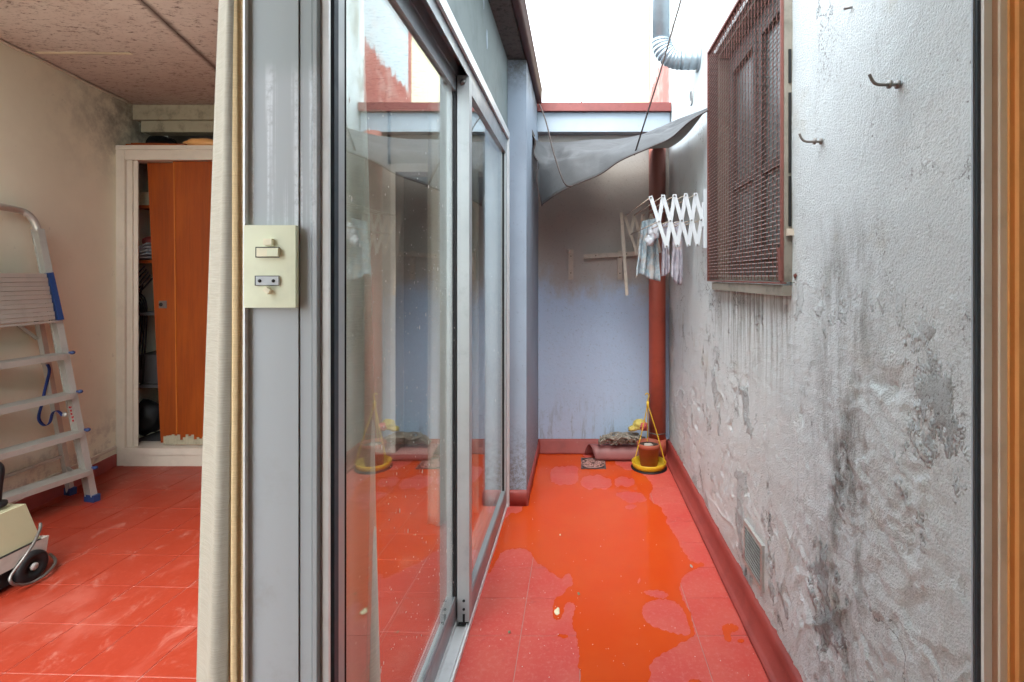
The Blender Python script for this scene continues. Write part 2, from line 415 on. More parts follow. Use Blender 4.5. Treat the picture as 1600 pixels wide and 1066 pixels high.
def neigh():
    m = MatB('patched_neighbour_wall', (.38,.45,.47), .85)
    zz = m.axis(2); yy = m.axis(1)
    # painted red up to a ragged, falling edge
    e = m.mth('ADD', zz, m.mth('MULTIPLY', m.mth('SUBTRACT', m.noise(14, 5, .7, st=(1,1,.5)), .5), .35))
    m.mix(m.ramp(e, 2.93, 2.905, 0, 1), (.28,.075,.055))
    m.mix(m.ramp(yy, 4.5, 4.515, 0, 1), (.28,.075,.055))
    m.mix(m.ramp(m.noise(6, 7, .7, loc=(2,3,1)), .45, .7, 0, .45), (.42,.3,.26))
    m.mix(m.ramp(m.noise(9, 8, .75, st=(1,1,.35)), .62, .72, 0, .6), (.2,.2,.18))
    m.bump(m.noise(30, 5, .7), .4, .004); return m.m
M['neigh'] = neigh()
M['conc'] = M_simple('concrete', (.3,.29,.27), .9, sc_=6)
def tarp():
    m = MatB('grey_tarpaulin', (.10,.106,.112), .42)
    m.mix(m.ramp(m.noise(5, 6, .65), .4, .68, 0, .6), (.06,.063,.066))
    m.mix(m.ramp(m.noise(40, 6, .7), .6, .72, 0,   .5), (.04,.04,.04))
    m.bump(m.noise(12, 5, .6), .4, .006); m.bump(m.noise(5, 7, .6, dist=1.5), .5, .012)
    m.b.inputs['Roughness'].default_value = .6
    tl = m.n('ShaderNodeBsdfTranslucent'); tl.inputs[0].default_value = (.30,.28,.26,1)
    mx = m.n('ShaderNodeMixShader'); mx.inputs[0].default_value = .42
    m.L(m.b.outputs[0], mx.inputs[1]); m.L(tl.outputs[0], mx.inputs[2])
    out = [x for x in m.t.nodes if x.type == 'OUTPUT_MATERIAL'][0]; m.L(mx.outputs[0], out.inputs[0]); return m.m
M['tarp'] = tarp()
M['cord'] = M_simple('brown_cord', (.05,.035,.03), .8)
M['whitep'] = M_simple('white_plastic_slat', (.50,.54,.57), .4, var=.15, sc_=40)
M['browned'] = M_simple('grimy_slat', (.46,.40,.33), .7, var=.4, sc_=30)
M['wirey'] = M_simple('rusty_wire', (.31,.235,.215), .55, .3, var=.6, sc_=60, dirt=(.07,.025,.02))
M['rust'] = M_simple('rusty_red_frame', (.16,.05,.038), .75, var=.6, sc_=30, dirt=(.09,.05,.04), bmp=.4)
M['grwood'] = M_simple('weathered_window_frame', (.075,.068,.062), .8, var=.5, sc_=14, bmp=.3)
M['sill'] = M_simple('stained_cement_sill', (.22,.2,.165), .9, var=.7, sc_=14, dirt=(.08,.075,.055), bmp=.4)
M['yellow'] = M_simple('yellow_plastic', (.62,.42,.02), .4, var=.3, sc_=30, dirt=(.35,.2,.02))
M['terra'] = M_simple('terracotta_pot', (.34,.085,.045), .6, var=.3, sc_=20)
M['soil'] = M_simple('potting_soil', (.06,.045,.035), .95, bmp=.6)
M['stone'] = M_simple('pale_stone', (.4,.37,.32), .9)
M['mop'] = M_simple('grey_mop_yarn', (.25,.22,.18), .95, var=.6, sc_=90)
M['mopy'] = M_simple('yellow_cloth', (.55,.45,.12), .9, var=.5, sc_=60)
M['mopr'] = M_simple('pink_red_cloth', (.5,.1,.1), .9, var=.5, sc_=60)
M['halfp'] = red_paint('dusty_red_ridge', (.27,.09,.085), (.38,.24,.22), .5)
M['iron'] = M_simple('wet_iron_grate', (.12,.10,.10), .45, .4, var=.6, sc_=60)
M['petal'] = M_simple('worn_red_grate', (.42,.22,.19), .5, var=.7, sc_=60, dirt=(.12,.06,.05))
M['screw'] = M_simple('dull_steel', (.2,.19,.18), .4, .8)
M['hook'] = M_simple('galvanised_hook', (.22,.21,.19), .5, .5, var=.5, sc_=60)
M['leaf'] = M_simple('pale_scrap', (.72,.64,.42), .8)
M['leafg'] = M_simple('green_fleck', (.16,.2,.12), .8)
M['vent'] = M_simple('grey_vent_metal', (.46,.46,.44), .5, .4, var=.5, sc_=30)
M['lace'] = None
def lace(name, a, b, c):
    m = MatB(name, a, .9)
    m.mix(m.ramp(m.noise(45, 6, .7), .45, .6, 0, .9), b)
    m.mix(m.ramp(m.noise(12, 4, .6, loc=(1,4,2)), .5, .65, 0, .8), c)
    m.bump(m.noise(80, 4, .6), .4, .002); return m.m
M['lace'] = lace('faded_blue_rag', (.46,.54,.58), (.27,.39,.46), (.42,.36,.32))
M['lace2'] = lace('faded_lilac_rag', (.47,.46,.52), (.38,.37,.43), (.42,.33,.30))
M['white'] = M_simple('white_cotton', (.62,.66,.72), .9, var=.3, sc_=40)
def glass():
    m = bpy.data.materials.new('window_glass'); m.use_nodes = True; t = m.node_tree; t.nodes.clear()
    N = t.nodes.new; out = N('ShaderNodeOutputMaterial'); g = N('ShaderNodeNewGeometry')
    dp = N('ShaderNodeVectorMath'); dp.operation = 'DOT_PRODUCT'; t.links.new(g.outputs['Normal'], dp.inputs[0]); t.links.new(g.outputs['Incoming'], dp.inputs[1])
    def mt(op, a, b=None):
        x = N('ShaderNodeMath'); x.operation = op
        for i, q in enumerate((a, b)):
            if q is None: continue
            if isinstance(q, (int, float)): x.inputs[i].default_value = q
            else: t.links.new(q, x.inputs[i])
        return x.outputs[0]
    c = mt('ABSOLUTE', dp.outputs['Value']); f = mt('POWER', mt('SUBTRACT', 1.0, c), 3.4)
    f = mt('ADD', mt('MULTIPLY', f, .93), .05)
    tr = N('ShaderNodeBsdfTransparent'); tr.inputs[0].default_value = (.93,.95,.94,1)
    gl = N('ShaderNodeBsdfGlossy'); gl.inputs[0].default_value = (.93,.97,.96,1); gl.inputs['Roughness'].default_value = .0
    mx = N('ShaderNodeMixShader'); t.links.new(f, mx.inputs[0]); t.links.new(tr.outputs[0], mx.inputs[1]); t.links.new(gl.outputs[0], mx.inputs[2])
    t.links.new(mx.outputs[0], out.inputs[0]); return m
M['glass'] = glass()
M['dusty'] = M_simple('dusty_window_glass', (.10,.115,.11), .35, var=.5, sc_=12)
M['drop'] = M_simple('dried_drop', (.7,.68,.64), .4)

# ================================================================ SETTING
bm = NB(); bx(bm, -60, 60, -60, 60, -.3, -.2); ob('ground', bm, M['conc'], kind='structure')

# --- patio floor with its tiles
bm = NB(); bx(bm, -.385, .66, .60, 3.62, -.1, -.0022)
pf = ob('patio_floor', bm, M['grout_out'], kind='structure')
cache = {}
def clip_poly(poly, x0, x1, y0, y1):
    for ax, lim, sg in ((0,x0,1),(0,x1,-1),(1,y0,1),(1,y1,-1)):
        out = []
        for i in range(len(poly)):
            a, b = poly[i-1], poly[i]
            ia, ib = (a[ax]-lim)*sg >= 0, (b[ax]-lim)*sg >= 0
            if ia != ib:
                t = (lim-a[ax])/(b[ax]-a[ax]); out.append((a[0]+(b[0]-a[0])*t, a[1]+(b[1]-a[1])*t))
            if ib: out.append(b)
        poly = out
        if not poly: return poly
    return poly
def tile_mesh(poly, th=.006, ch=.0008):
    n = len(poly); cx = sum(p[0] for p in poly)/n; cyy = sum(p[1] for p in poly)/n
    me = bpy.data.meshes.new('tile'); V = []; Fc = []
    for p in poly: V.append((p[0], p[1], -th))
    for p in poly: V.append((p[0], p[1], -ch))
    for p in poly:
        dx, dy = p[0]-cx, p[1]-cyy; l = math.hypot(dx, dy) or 1
        V.append((p[0]-dx/l*ch*1.6, p[1]-dy/l*ch*1.6, 0))
    for i in range(n):
        j = (i+1) % n; Fc.append((i, j, n+j, n+i)); Fc.append((n+i, n+j, 2*n+j, 2*n+i))
    Fc.append(tuple(range(2*n, 3*n))); me.from_pydata(V, [], Fc); me.update(); return me
def lay_tiles(parent, mat_, ox, oy, s, ang, gap, lim):
    ca, sa = math.cos(ang), math.sin(ang); g = gap/2
    full = None
    for i in range(-30, 31):
        for j in range(-30, 31):
            cx, cyy = (i+.5)*s, (j+.5)*s
            loc = [(ox+ca*(cx+a)-sa*(cyy+b), oy+sa*(cx+a)+ca*(cyy+b)) for a, b in ((-s/2+g,-s/2+g),(s/2-g,-s/2+g),(s/2-g,s/2-g),(-s/2+g,s/2-g))]
            pl = clip_poly(loc, *lim)
            if len(pl) < 3: continue
            area = abs(sum(pl[k-1][0]*pl[k][1]-pl[k][0]*pl[k-1][1] for k in range(len(pl))))/2
            if area < .0004: continue
            wx, wy = ox+ca*cx-sa*cyy, oy+sa*cx+ca*cyy
            if all(abs(a[0]-b[0]) < 1e-6 and abs(a[1]-b[1]) < 1e-6 for a, b in zip(sorted(pl), sorted(loc))) and len(pl) == 4:
                if full is None:
                    full = tile_mesh([(-s/2+g,-s/2+g),(s/2-g,-s/2+g),(s/2-g,s/2-g),(-s/2+g,s/2-g)]); full.materials.append(mat_)
                me, rz = full, ang
            else:
                me = tile_mesh([(p[0]-wx, p[1]-wy) for p in pl]); me.materials.append(mat_); rz = 0
            o = bpy.data.objects.new('tile', me); C.objects.link(o); o.parent = parent
            o.location = (wx, wy, random.uniform(-.0004, .0002)); o.rotation_euler = (random.uniform(-.0012,.0012), random.uniform(-.0012,.0012), rz)
lay_tiles(pf, M['tile_out'], .004, 1.76, .2055, 0, .0028, (-.385, .60, .84, 3.56))
# --- room floor
bm = NB(); bx(bm, -3.4, -.50, -.6, 3.7, -.1, -.0022)
rf = ob('room_floor', bm, M['grout_in'], kind='structure')
lay_tiles(rf, M['tile_in'], -1.58, 1.81, .223, R(-2), .0024, (-3.3, -.50, .9, 3.55))
# --- puddles: outline taken on the ground plane, ragged
def G5(p): return G(680+p[0]*.4, 640+p[1]*.4, 0)
def rag(pts, amp, it=3, seed=1):
    rn = random.Random(seed); pts = [Vector((p[0], p[1])) for p in pts]
    for k in range(it):
        q = []
        for i in range(len(pts)):
            a, b = pts[i], pts[(i+1) % len(pts)]; m_ = (a+b)/2; t = b-a
            if k < 1:      # corner-cutting keeps it liquid
                q += [a*.75+b*.25, a*.25+b*.75]
            else:
                q += [a, m_+Vector((-t.y, t.x))*rn.uniform(-amp, amp)*(1.0 if k < 3 else .6)]
        pts = q
    return pts
def puddle_ob(outer, holes, label, seed):
    loops = [[G5(p) for p in rag(outer, .22, 4, seed)]]+[[G5(p) for p in rag(h, .22, 4, seed+i+1)] for i, h in enumerate(holes)]
    loops = [[Vector((p.x, p.y, 0)) for p in l] for l in loops]
    tris = tessellate_polygon(loops); flat = [p for l in loops for p in l]
    bm = NB(); vv = [bm.verts.new((p.x, p.y, .0011)) for p in flat]
    for t in tris:
        try: bm.faces.new([vv[i] for i in t])
        except ValueError: pass
    bmesh.ops.recalc_face_normals(bm, faces=bm.faces)
    for f in bm.faces:
        if f.normal.z < 0: f.normal_flip()
    me = bpy.data.meshes.new('puddle'); bm.to_mesh(me); bm.free(); me.materials.append(M['puddle'])
    o = bpy.data.objects.new('puddle', me); C.objects.link(o); o['kind'] = 'stuff'; o['label'] = label
    return o
outer = [(396,172),(400,166),(480,168),(570,172),(582,184),(700,196),(715,225),(790,240),(820,262),(850,290),(850,318),(832,340),(850,365),(885,385),(890,410),(912,420),(900,440),(930,480),(960,530),(985,580),(1000,598),(1048,598),(1054,612),(1015,622),(985,640),(962,660),(955,700),(968,740),(996,795),(1012,850),(1016,885),(985,900),(930,935),(870,960),(840,1000),(830,1080),(830,1200),(575,1200),(570,1066),(562,1000),(562,930),(545,870),(530,830),(545,790),(548,760),(520,750),(502,770),(500,805),(480,828),(460,815),(458,780),(466,735),(500,725),(512,698),(540,688),(535,650),(512,640),(495,665),(465,645),(430,618),(400,602),(380,575),(372,555),(330,542),(290,545),(255,562),(235,600),(215,640),(205,640),(235,540),(275,408),(352,397),(370,300)]
holes = [[(805,790),(820,757),(870,743),(930,747),(962,767),(978,805),(992,850),(998,880),(960,884),(900,868),(850,848),(815,820)],
 [(808,712),(850,703),(905,713),(915,733),(870,738),(830,728)],
 [(455,225),(510,220),(555,220),(558,250),(558,290),(510,297),(455,290),(448,262)],
 [(572,264),(640,257),(688,272),(690,306),(632,309),(572,308)],
 [(700,266),(760,264),(785,285),(760,303),(702,304)],
 [(700,325),(780,320),(828,346),(822,362),(760,368),(720,345)],
 [(740,378),(770,370),(792,378),(770,392),(745,390)],
 [(790,672),(800,655),(803,668),(793,684)]]
puddle_ob(outer, holes, 'broad orange puddle down the middle of the patio floor', 3)
puddle_ob([(1118,848),(1150,832),(1188,850),(1180,868),(1152,870),(1160,905),(1142,912),(1125,885)], [], 'small puddle on dry tiles by the right skirting', 11)
puddle_ob([(1180,898),(1205,897),(1208,911),(1182,912)], [], 'tiny puddle beside the small one at right', 12)
puddle_ob([(985,1070),(1000,1052),(1040,1056),(1040,1090),(990,1090)], [], 'small puddle at the bottom edge of the tiles', 13)
puddle_ob([(470,885),(500,876),(525,886),(505,897)], [], 'thin wet streak on a tile joint', 14)

# --- patio right wall: one relief mesh with a hole for the window
WX = .64; WD0, WD1, WZ0, WZ1 = 1.53, 2.38, 1.233, 2.29
def axis_pts(spans):
    out = []
    for a, b, s in spans:
        n = max(1, round((b-a)/s)); out += [a+(b-a)*i/n for i in range(n)]
    out.append(spans[-1][1]); return out
ys = axis_pts([(.815,WD0,.0045),(WD0,WD1,.009),(WD1,3.58,.02)])
zs = axis_pts([(-.02,WZ0,.0052),(WZ0,1.75,.008),(1.75,WZ1,.02),(WZ1,3.78,.06)])
def relief(y, z):
    p = Vector((y, z, 0))
    h = noise.fractal(p*3.0, 1.0, 2.0, 3)*.003
    low = max(0, min(1, (1.25-z)/.8))
    fl = noise.fractal(Vector((y*7+3, z*5, 1.3)), .9, 2.1, 4)
    if fl > .22: h += min(.0035, (fl-.22)*.03)*low*min(1, max(.2, (2.4-y)/1.2))           # lifted flakes of render
    if fl < -.38: h -= min(.004, (-.38-fl)*.05)*low
    ln = abs(noise.noise(Vector((y*3.3+9, z*2.2, 5.))))
    if ln < .022: h += (.022-ln)/.022*.0045*max(.25, low)      # ridged cracks
    lump = noise.noise(Vector((y*26, z*22, 8.)))
    msk = max(0, noise.noise(Vector((y*2.5+1, z*1.9, 2.))))*low
    h += max(0, lump)*msk*.02*min(1, max(.15, (2.2-y)/1.0))
    h += noise.noise(Vector((y*70, z*70, 3.)))*.0011
    h += max(0, noise.noise(Vector((y*38, z*34, 6.)))-.1)*.006*max(.12, max(0, noise.noise(Vector((y*3.1+4, z*2.3, 6.)))+.1)*2*low)
    for cy_, cz_, ry_, rz_ in ((1.16,.74,.13,.16),(1.02,.36,.12,.22),(.96,.80,.07,.18),(1.28,.35,.07,.2),(1.08,1.02,.12,.05)):
        q = ((y-cy_)/ry_)**2+((z-cz_)/rz_)**2
        if q < 3:
            e = math.exp(-q); h += e*noise.fractal(Vector((y*17, z*15, 4.)), .7, 2.2, 4)*.0085
    pt = noise.noise(Vector((y*21+2, z*17, 11.)))
    if pt > .46: h -= (pt-.46)*.03*low
    return h
V = []; Fc = []; nz = len(zs)
for y in ys:
    for z in zs: V.append((WX-relief(y, z), y, z))
for i in range(len(ys)-1):
    for j in range(nz-1):
        if WD0-.001 <= ys[i] < WD1-.001 and WZ0-.001 <= zs[j] < WZ1-.001: continue
        a = i*nz+j; Fc.append((a, a+1, a+nz+1, a+nz))
me = bpy.data.meshes.new('patio_wall'); me.from_pydata(V, [], Fc); me.update(); me.materials.append(M['stucco'])
me.polygons.foreach_set('use_smooth', [True]*len(me.polygons))
pw = thing('patio_wall', 'rough grey white stucco wall with mould along the right of the patio', 'wall', (WX, 2.2, 0))
o = bpy.data.objects.new('render_face', me); C.objects.link(o); o.parent = pw; me.transform(Matrix.Translation((-WX, -2.2, 0)))
bm = NB()
bx(bm, .655, .90, .815, WD0, -.02, 3.78); bx(bm, .655, .90, WD1, 3.58, -.02, 3.78)
bx(bm, .655, .90, WD0+.0005, WD1-.0005, -.02, WZ0-.001); bx(bm, .655, .90, WD0+.0005, WD1-.0005, WZ1+.001, 3.78)
bx(bm, .637, .90, .8117, .8149, -.02, 3.78)
ob('core', bm, M['sill'], pw)
# curb profile at its foot
def skirting(name, pts2, A, B, out, m_, parent=None):
    """pts2 = (offset towards the patio, height); swept from A to B"""
    bm = NB(); A = Vector(A); B = Vector(B); o_ = Vector(out)
    n = 40; rows = []
    for i in range(n+1):
        p = A.lerp(B, i/n); rows.append([p+o_*(a+noise.noise(p*9+Vector((0,0,b*9)))*.0025)+Vector((0,0,b)) for a, b in pts2])
    gridsurf(bm, rows); bm.faces.new([v for v in list(bm.verts)[:len(pts2)]][::-1]); return ob(name, bm, m_, parent)
sk = skirting('skirting', [(-.01,0),(.052,0),(.054,.010),(.050,.016),(.040,.018),(.034,.022),(.030,.034),(.024,.040),(.020,.070),(.018,.092),(.012,.099),(-.01,.100)], (WX,.82,0), (WX,3.575,0), (-1,0,0), M['skirt'], pw)
# --- beyond: neighbour wall continuing, cream block, parapet
bm = NB(); bx(bm, WX+.001, .9, 3.581, 4.6, 1.5, 3.9)
tag(ob('neighbour_wall', bm, M['neigh']), 'tall wall beyond the patio painted red below and pale blue above', 'wall')
bm = NB(); bx(bm, WX+.004, 1.0, 4.601, 7.2, 1.5, 4.1)
tag(ob('cream_wall', bm, M['cream']), 'bright cream wall further behind the red painted wall', 'wall')
par = thing('parapet', 'washed out pale parapet behind the red coping', 'wall', (.2, 6.6, 0))
bm = NB(); bx(bm, -1.6, .62, 6.5, 6.7, 1.5, 3.36); ob('wall', bm, M['cream'], par)
bm = NB(); bx(bm, -1.65, .63, 6.46, 6.74, 3.362, 3.41); ob('coping', bm, M['fascia'], par)
bm = NB(); bx(bm, -1.0, .60, 3.80, 6.4, 2.2, 2.3); tag(ob('flat_roof', bm, M['conc']), 'low flat roof behind the red coping', 'roof')
for k, (a, b, sag) in enumerate((((-.7,5.2,3.02),(.63,5.5,3.02),.05),((-.7,5.3,2.95),(.63,5.6,2.97),.07),((-.35,5.0,2.7),(.35,5.2,3.2),-.04))):
    bm = NB(); A, B = Vector(a), Vector(b)
    tube(bm, [A.lerp(B, i/16)-Vector((0,0,sag*4*(i/16)*(1-i/16))) for i in range(17)], .005, 5)
    tag(ob('overhead_cable', bm, M['cord']), ('thin cable across the sky, upper of two', 'thin cable across the sky, lower of two', 'short slanting cable against the sky over the coping')[k], 'cable')

# --- far patio wall
fw = thing('end_wall', 'blue wall, browned above by stain and painted shade, closing the far end of the patio', 'wall', (.17, 3.58, 0))
bm = NB(); bx(bm, -.32, .66, 3.5805, 3.78, -.02, 2.25); ob('wall', bm, M['far'], fw)
bm = NB(); bx(bm, -.285, WX-.008, 3.50, 3.80, 2.252, 2.385); ob('fascia', bm, M['fascia'], fw, bevel=.004)
bm = NB(); bx(bm, -.30, WX-.004, 3.47, 3.82, 2.387, 2.445); ob('coping', bm, M['cap'], fw, bevel=.006)
skirting('skirting', [(-.01,0),(.03,0),(.03,.012),(.022,.02),(.018,.09),(.008,.1),(-.01,.1)], (-.285,3.58,0), (WX-.05,3.58,0), (0,-1,0), M['skirt'], fw)
# --- pier at the end of the sliding door
pr = thing('pier', 'pale blue pier between the sliding door and the end wall', 'pier', (-.34, 3.1, 0))
bm = NB(); bx(bm, -.52, -.285, 2.76, 3.579, -.02, 2.433); ob('shaft', bm, M['pier'], pr, bevel=.006)
skirting('skirting', [(-.01,0),(.012,0),(.014,.07),(.004,.085),(-.01,.085)], (-.375,2.76,0), (-.283,2.76,0), (0,-1,0), M['skirt'], pr)
skirting('skirting', [(-.01,0),(.010,0),(.012,.07),(.004,.08),(-.01,.08)], (-.285,2.75,0), (-.285,3.57,0), (1,0,0), M['skirt'], pr)
# --- wall over the door, eave, gutter
lt = thing('door_lintel_wall', 'grey green wall strip above the sliding door under the eave', 'wall', (-.46, 1.8, 2.03))
bm = NB(); bx(bm, -.52, -.387, .82, 2.758, 2.032, 2.433); ob('render', bm, M['lintel'], lt)
def peel(y, z, w_, h_, n=14):
    bm = NB(); rn = random.Random(int(y*100)); c = Vector((-.3862, y, z)); pts = []
    for i in range(n):
        a = 2*math.pi*i/n; r = rn.uniform(.6, 1.1); pts.append(c+Vector((0, math.cos(a)*w_*r, math.sin(a)*h_*r)))
    ring = [bm.verts.new(p) for p in pts]; r2 = [bm.verts.new(c+(p-c)*.86+Vector((.0018,0,0))) for p in pts]
    for i in range(n): bm.faces.new((ring[i], ring[(i+1)%n], r2[(i+1)%n], r2[i]))
    bm.faces.new(r2); ob('bare_patch', bm, M['fascia'], lt)
peel(2.13, 2.25, .02, .05); peel(2.05, 2.39, .018, .06)
ev = thing('eave', 'dark mouldy eave with rusty red gutter above the sliding door', 'eave', (-.33, 2.1, 2.436))
bm = NB(); bx(bm, -.53, -.292, .3, 2.759, 2.436, 2.56); bx(bm, -.53, -.292, 2.7595, 3.8, 2.436, 2.56); ob('soffit', bm, M['soffit'], ev)
bm = NB(); rows = []
for i in range(41):
    y = .3+(3.46-.3)*i/40; rows.append([Vector((x+noise.noise(Vector((y*2,x*30,1)))*.002, y, z)) for x, z in ((-.290,2.50),(-.290,2.44),(-.282,2.432),(-.262,2.431),(-.252,2.438),(-.250,2.52),(-.246,2.522))])
gridsurf(bm, rows); ob('gutter', bm, M['gutter'], ev, solid=.003)

# --- room shell
bm = NB(); bx(bm, -3.6, -.535, 1.35, 4.1, 2.47, 2.6); tag(ob('roof_slab', bm, M['conc']), 'concrete slab roof over the room', 'roof')
ce = bpy.data.objects.new('ceiling', None); C.objects.link(ce); ce.location = (-2, 2, 2.44); ce['kind'] = 'structure'
def quadslab(pts, z0, z1):
    bm = NB(); a = [bm.verts.new((p[0], p[1], z0)) for p in pts]; b = [bm.verts.new((p[0], p[1], z1)) for p in pts]
    bm.faces.new(a[::-1]); bm.faces.new(b)
    for i in range(4): bm.faces.new((a[i], a[(i+1)%4], b[(i+1)%4], b[i]))
    return bm
def xj(y, k): return -1.297-.27*y+k*1.22
for y0, y1 in ((1.35,1.466),(1.47,2.686),(2.69,3.9)):
    for k in (-1,0,1,2):
        x0a, x1a = xj(y0,k-1)+.002, xj(y0,k)-.002; x0b, x1b = xj(y1,k-1)+.002, xj(y1,k)-.002
        lo, hi = -3.6, -.54
        q = [(min(max(x,lo),hi), y) for x, y in ((x0a,y0),(x1a,y0),(x1b,y1),(x0b,y1))]
        if q[1][0]-q[0][0] < .05: continue
        ob('panel', quadslab(q, 2.44+random.uniform(0,.002), 2.466), M['ceil'], ce)
bm = NB(); beam(bm, P(58,82,2.69)+Vector((0,0,.0)), P(205,85,2.69), .022, .006)
for v in bm.verts: v.co.z += 2.437-v.co.z if v.co.z < 2.43 else 0
ob('joint_filler', bm, M['plate2'], ce)
# left room wall (slightly splayed)
def wl(d): return -2.42-.19*d
def sheet_wall(name, pts, z0, z1, m_, parent=None):
    pass
lw = thing('room_side_wall', 'beige plaster wall on the left with mould near the ceiling', 'wall', (wl(2.0), 2.0, 0))
bm = NB(); q = [(wl(-.3), -.3), (wl(4.1), 4.1), (wl(4.1)-.2, 4.1), (wl(-.3)-.2, -.3)]
a = [bm.verts.new((*p, -.05)) for p in q]; b = [bm.verts.new((*p, 2.468)) for p in q]
bm.faces.new(a); bm.faces.new(b[::-1])
for i in range(4): bm.faces.new((a[i], a[(i+1)%4], b[(i+1)%4], b[i]))
ob('plaster', bm, M['room'], lw)
bm = NB()
A, B = Vector((wl(1.2)+.006, 1.2, .125)), Vector((wl(3.33)+.006, 3.33, .125)); beam(bm, A, B, .012, .016); ob('cable_trunking', bm, M['trim'], lw)
bm = NB()
A, B = Vector((wl(1.2)+.004, 1.2, .04)), Vector((wl(3.33)+.004, 3.33, .04)); beam(bm, A, B, .012, .08); ob('skirting', bm, M['skirt'], lw)
bm = NB(); tube(bm, [Vector((wl(d)+.008, d, 2.432+noise.noise(Vector((d*6,0,0)))*.006)) for d in [1.8+i*.05 for i in range(34)]], .007, 6); ob('cornice_bead', bm, M['trim'], lw)
# back wall with doorway to the right of the cupboard
bw = thing('room_back_wall', 'plain wall at the back of the room beyond the glass', 'wall', (-1.6, 3.6, 0))
bm = NB(); bx(bm, -1.84, -1.336, 3.6, 3.75, -.05, 2.439); bx(bm, -1.36, -.53, 3.6, 3.75, 2.05, 2.439); bx(bm, -.60, -.53, 3.6, 3.75, -.05, 2.049); ob('plaster', bm, M['backw'], bw)
bm = NB(); bx(bm, -1.335, -1.30, 3.59, 3.76, -.02, 2.048); bx(bm, -.66, -.601, 3.57, 3.76, -.02, 2.048); bx(bm, -1.299, -.661, 3.57, 3.76, 1.99, 2.048); ob('door_frame', bm, M['backt'], bw, bevel=.003)
bm = NB(); bx(bm, -1.295, -.665, 4.6, 4.7, -.05, 2.1); bx(bm, -1.5, -.5, 3.771, 4.6, -.06, -.01); bx(bm, -1.5,-1.3,3.77,4.6,-.05,2.3); bx(bm, -.66,-.5,3.77,4.6,-.05,2.3); bx(bm,-1.5,-.5,3.79,4.7,2.1,2.3); ob('passage_lining', bm, M['cupb'], bw)

# ================================================================ CUPBOARD
CD = 3.35
cu = thing('cupboard', 'cream framed built in cupboard with sliding orange plywood doors', 'cupboard', (-2.5, CD, 0))
X0, XL, XR, X1 = XP(181,CD), XP(214,CD), -1.94, -1.86
bm = NB(); bx(bm, X0, XP(197,CD), CD-.012, CD+.03, 0, 2.085); ob('jamb', bm, M['trim'], cu, bevel=.004)
bm = NB(); bx(bm, XP(197,CD)+.001, XP(206,CD), CD+.004, CD+.02, .12, 2.02); bx(bm, XP(206,CD)+.001, XP(213,CD), CD+.012, CD+.018, .12, 2.02); ob('inner_jamb', bm, M['trim'], cu, bevel=.003)
bm = NB(); bx(bm, XR, X1, CD-.012, CD+.10, 0, 2.085); ob('jamb', bm, M['trim'], cu, bevel=.004)
bm = NB(); bx(bm, X0, X1, CD-.016, CD+.11, 2.0855, 2.115); ob('top_moulding', bm, M['trim'], cu, bevel=.004)
bm = NB(); bx(bm, XP(197,CD)+.001, XR-.001, CD-.008, CD+.11, 2.021, 2.085); ob('head_rail', bm, M['trim'], cu, bevel=.003)
bm = NB(); bx(bm, XP(197,CD)+.001, XR-.001, CD-.02, CD+.12, .0, .075); bx(bm, XP(197,CD)+.001, XR-.001, CD-.028, CD+.12, .0755, .119); ob('plinth', bm, M['trim'], cu, bevel=.005)
bm = NB(); bx(bm, -3.15, X1, 3.88, 3.92, -.02, 2.40); bx(bm, X1-.03, X1, CD+.12, 3.879, 0, 2.11); ob('back_panel', bm, M['cupb'], cu)
bm = NB(); bx(bm, -3.10, X1-.04, CD+.13, 3.879, 2.07, 2.10); ob('top_board', bm, M['dark'], cu)
for zz in (1.742, 1.362, 1.0, .50):
    bm = NB(); bx(bm, -3.07, X1-.04, CD+.14, 3.878, zz-.02, zz); ob('shelf', bm, M['wood'] if zz > 1.3 else M['dark'], cu)
bm = NB(); bx(bm, -3.07, X1-.04, CD+.125, 3.878, .08, .12); ob('bottom_board', bm, M['dark'], cu)
def door(xa0, xa1, xb0, xb1, y0, y1, z0, z1):
    bm = NB(); v = [bm.verts.new(p) for p in ((xb0,y0,z0),(xb1,y0,z0),(xb1,y1,z0),(xb0,y1,z0),(xa0,y0,z1),(xa1,y0,z1),(xa1,y1,z1),(xa0,y1,z1))]
    for f in ((3,2,1,0),(4,5,6,7),(0,1,5,4),(1,2,6,5),(2,3,7,6),(3,0,4,7)): bm.faces.new([v[i] for i in f])
    return bm
d1 = ob('sliding_door', door(XP(232,CD+.08), XP(300,CD+.08), XP(253,CD+.08), XP(312,CD+.08), CD+.07, CD+.09, .125, 2.018), M['wood'], cu, bevel=.002, label='rear plywood leaf hanging askew with finger pull')
d2 = ob('sliding_door', door(XP(272,CD+.04), XR-.002, XP(276,CD+.04), XR-.002, CD+.03, CD+.05, .123, 2.018), M['wood'], cu, bevel=.002, label='front plywood leaf')
ob('edge_lipping', door(XP(270.5,CD+.026), XP(272.5,CD+.026), XP(275,CD+.026), XP(277,CD+.026), CD+.0255, CD+.0295, .2, 2.018), M['lip'], d2)
c = P(253,476,CD+.068)
bm = NB(); bx(bm, c.x-.02, c.x+.032, c.y-.002, c.y+.004, c.z-.025, c.z+.025); k = ob('pull_plate', bm, M['screw'], d1, bevel=.001)
bm = NB(); lathe(bm, (c.x-.006, c.y-.004, c.z), [(.012,0),(.013,.002),(.013,.003)], 16, 'Y'); ob('finger_hole', bm, M['black'], d1)
# frayed foot of the door
bm = NB(); rn = random.Random(5); z0 = .126
for i in range(16):
    x = XP(256,CD+.03)+i*.0185; bx(bm, x, x+.0175, CD+.0265, CD+.0298, z0, z0+rn.uniform(.03,.07))
ob('worn_veneer', bm, M['beam'], d2)
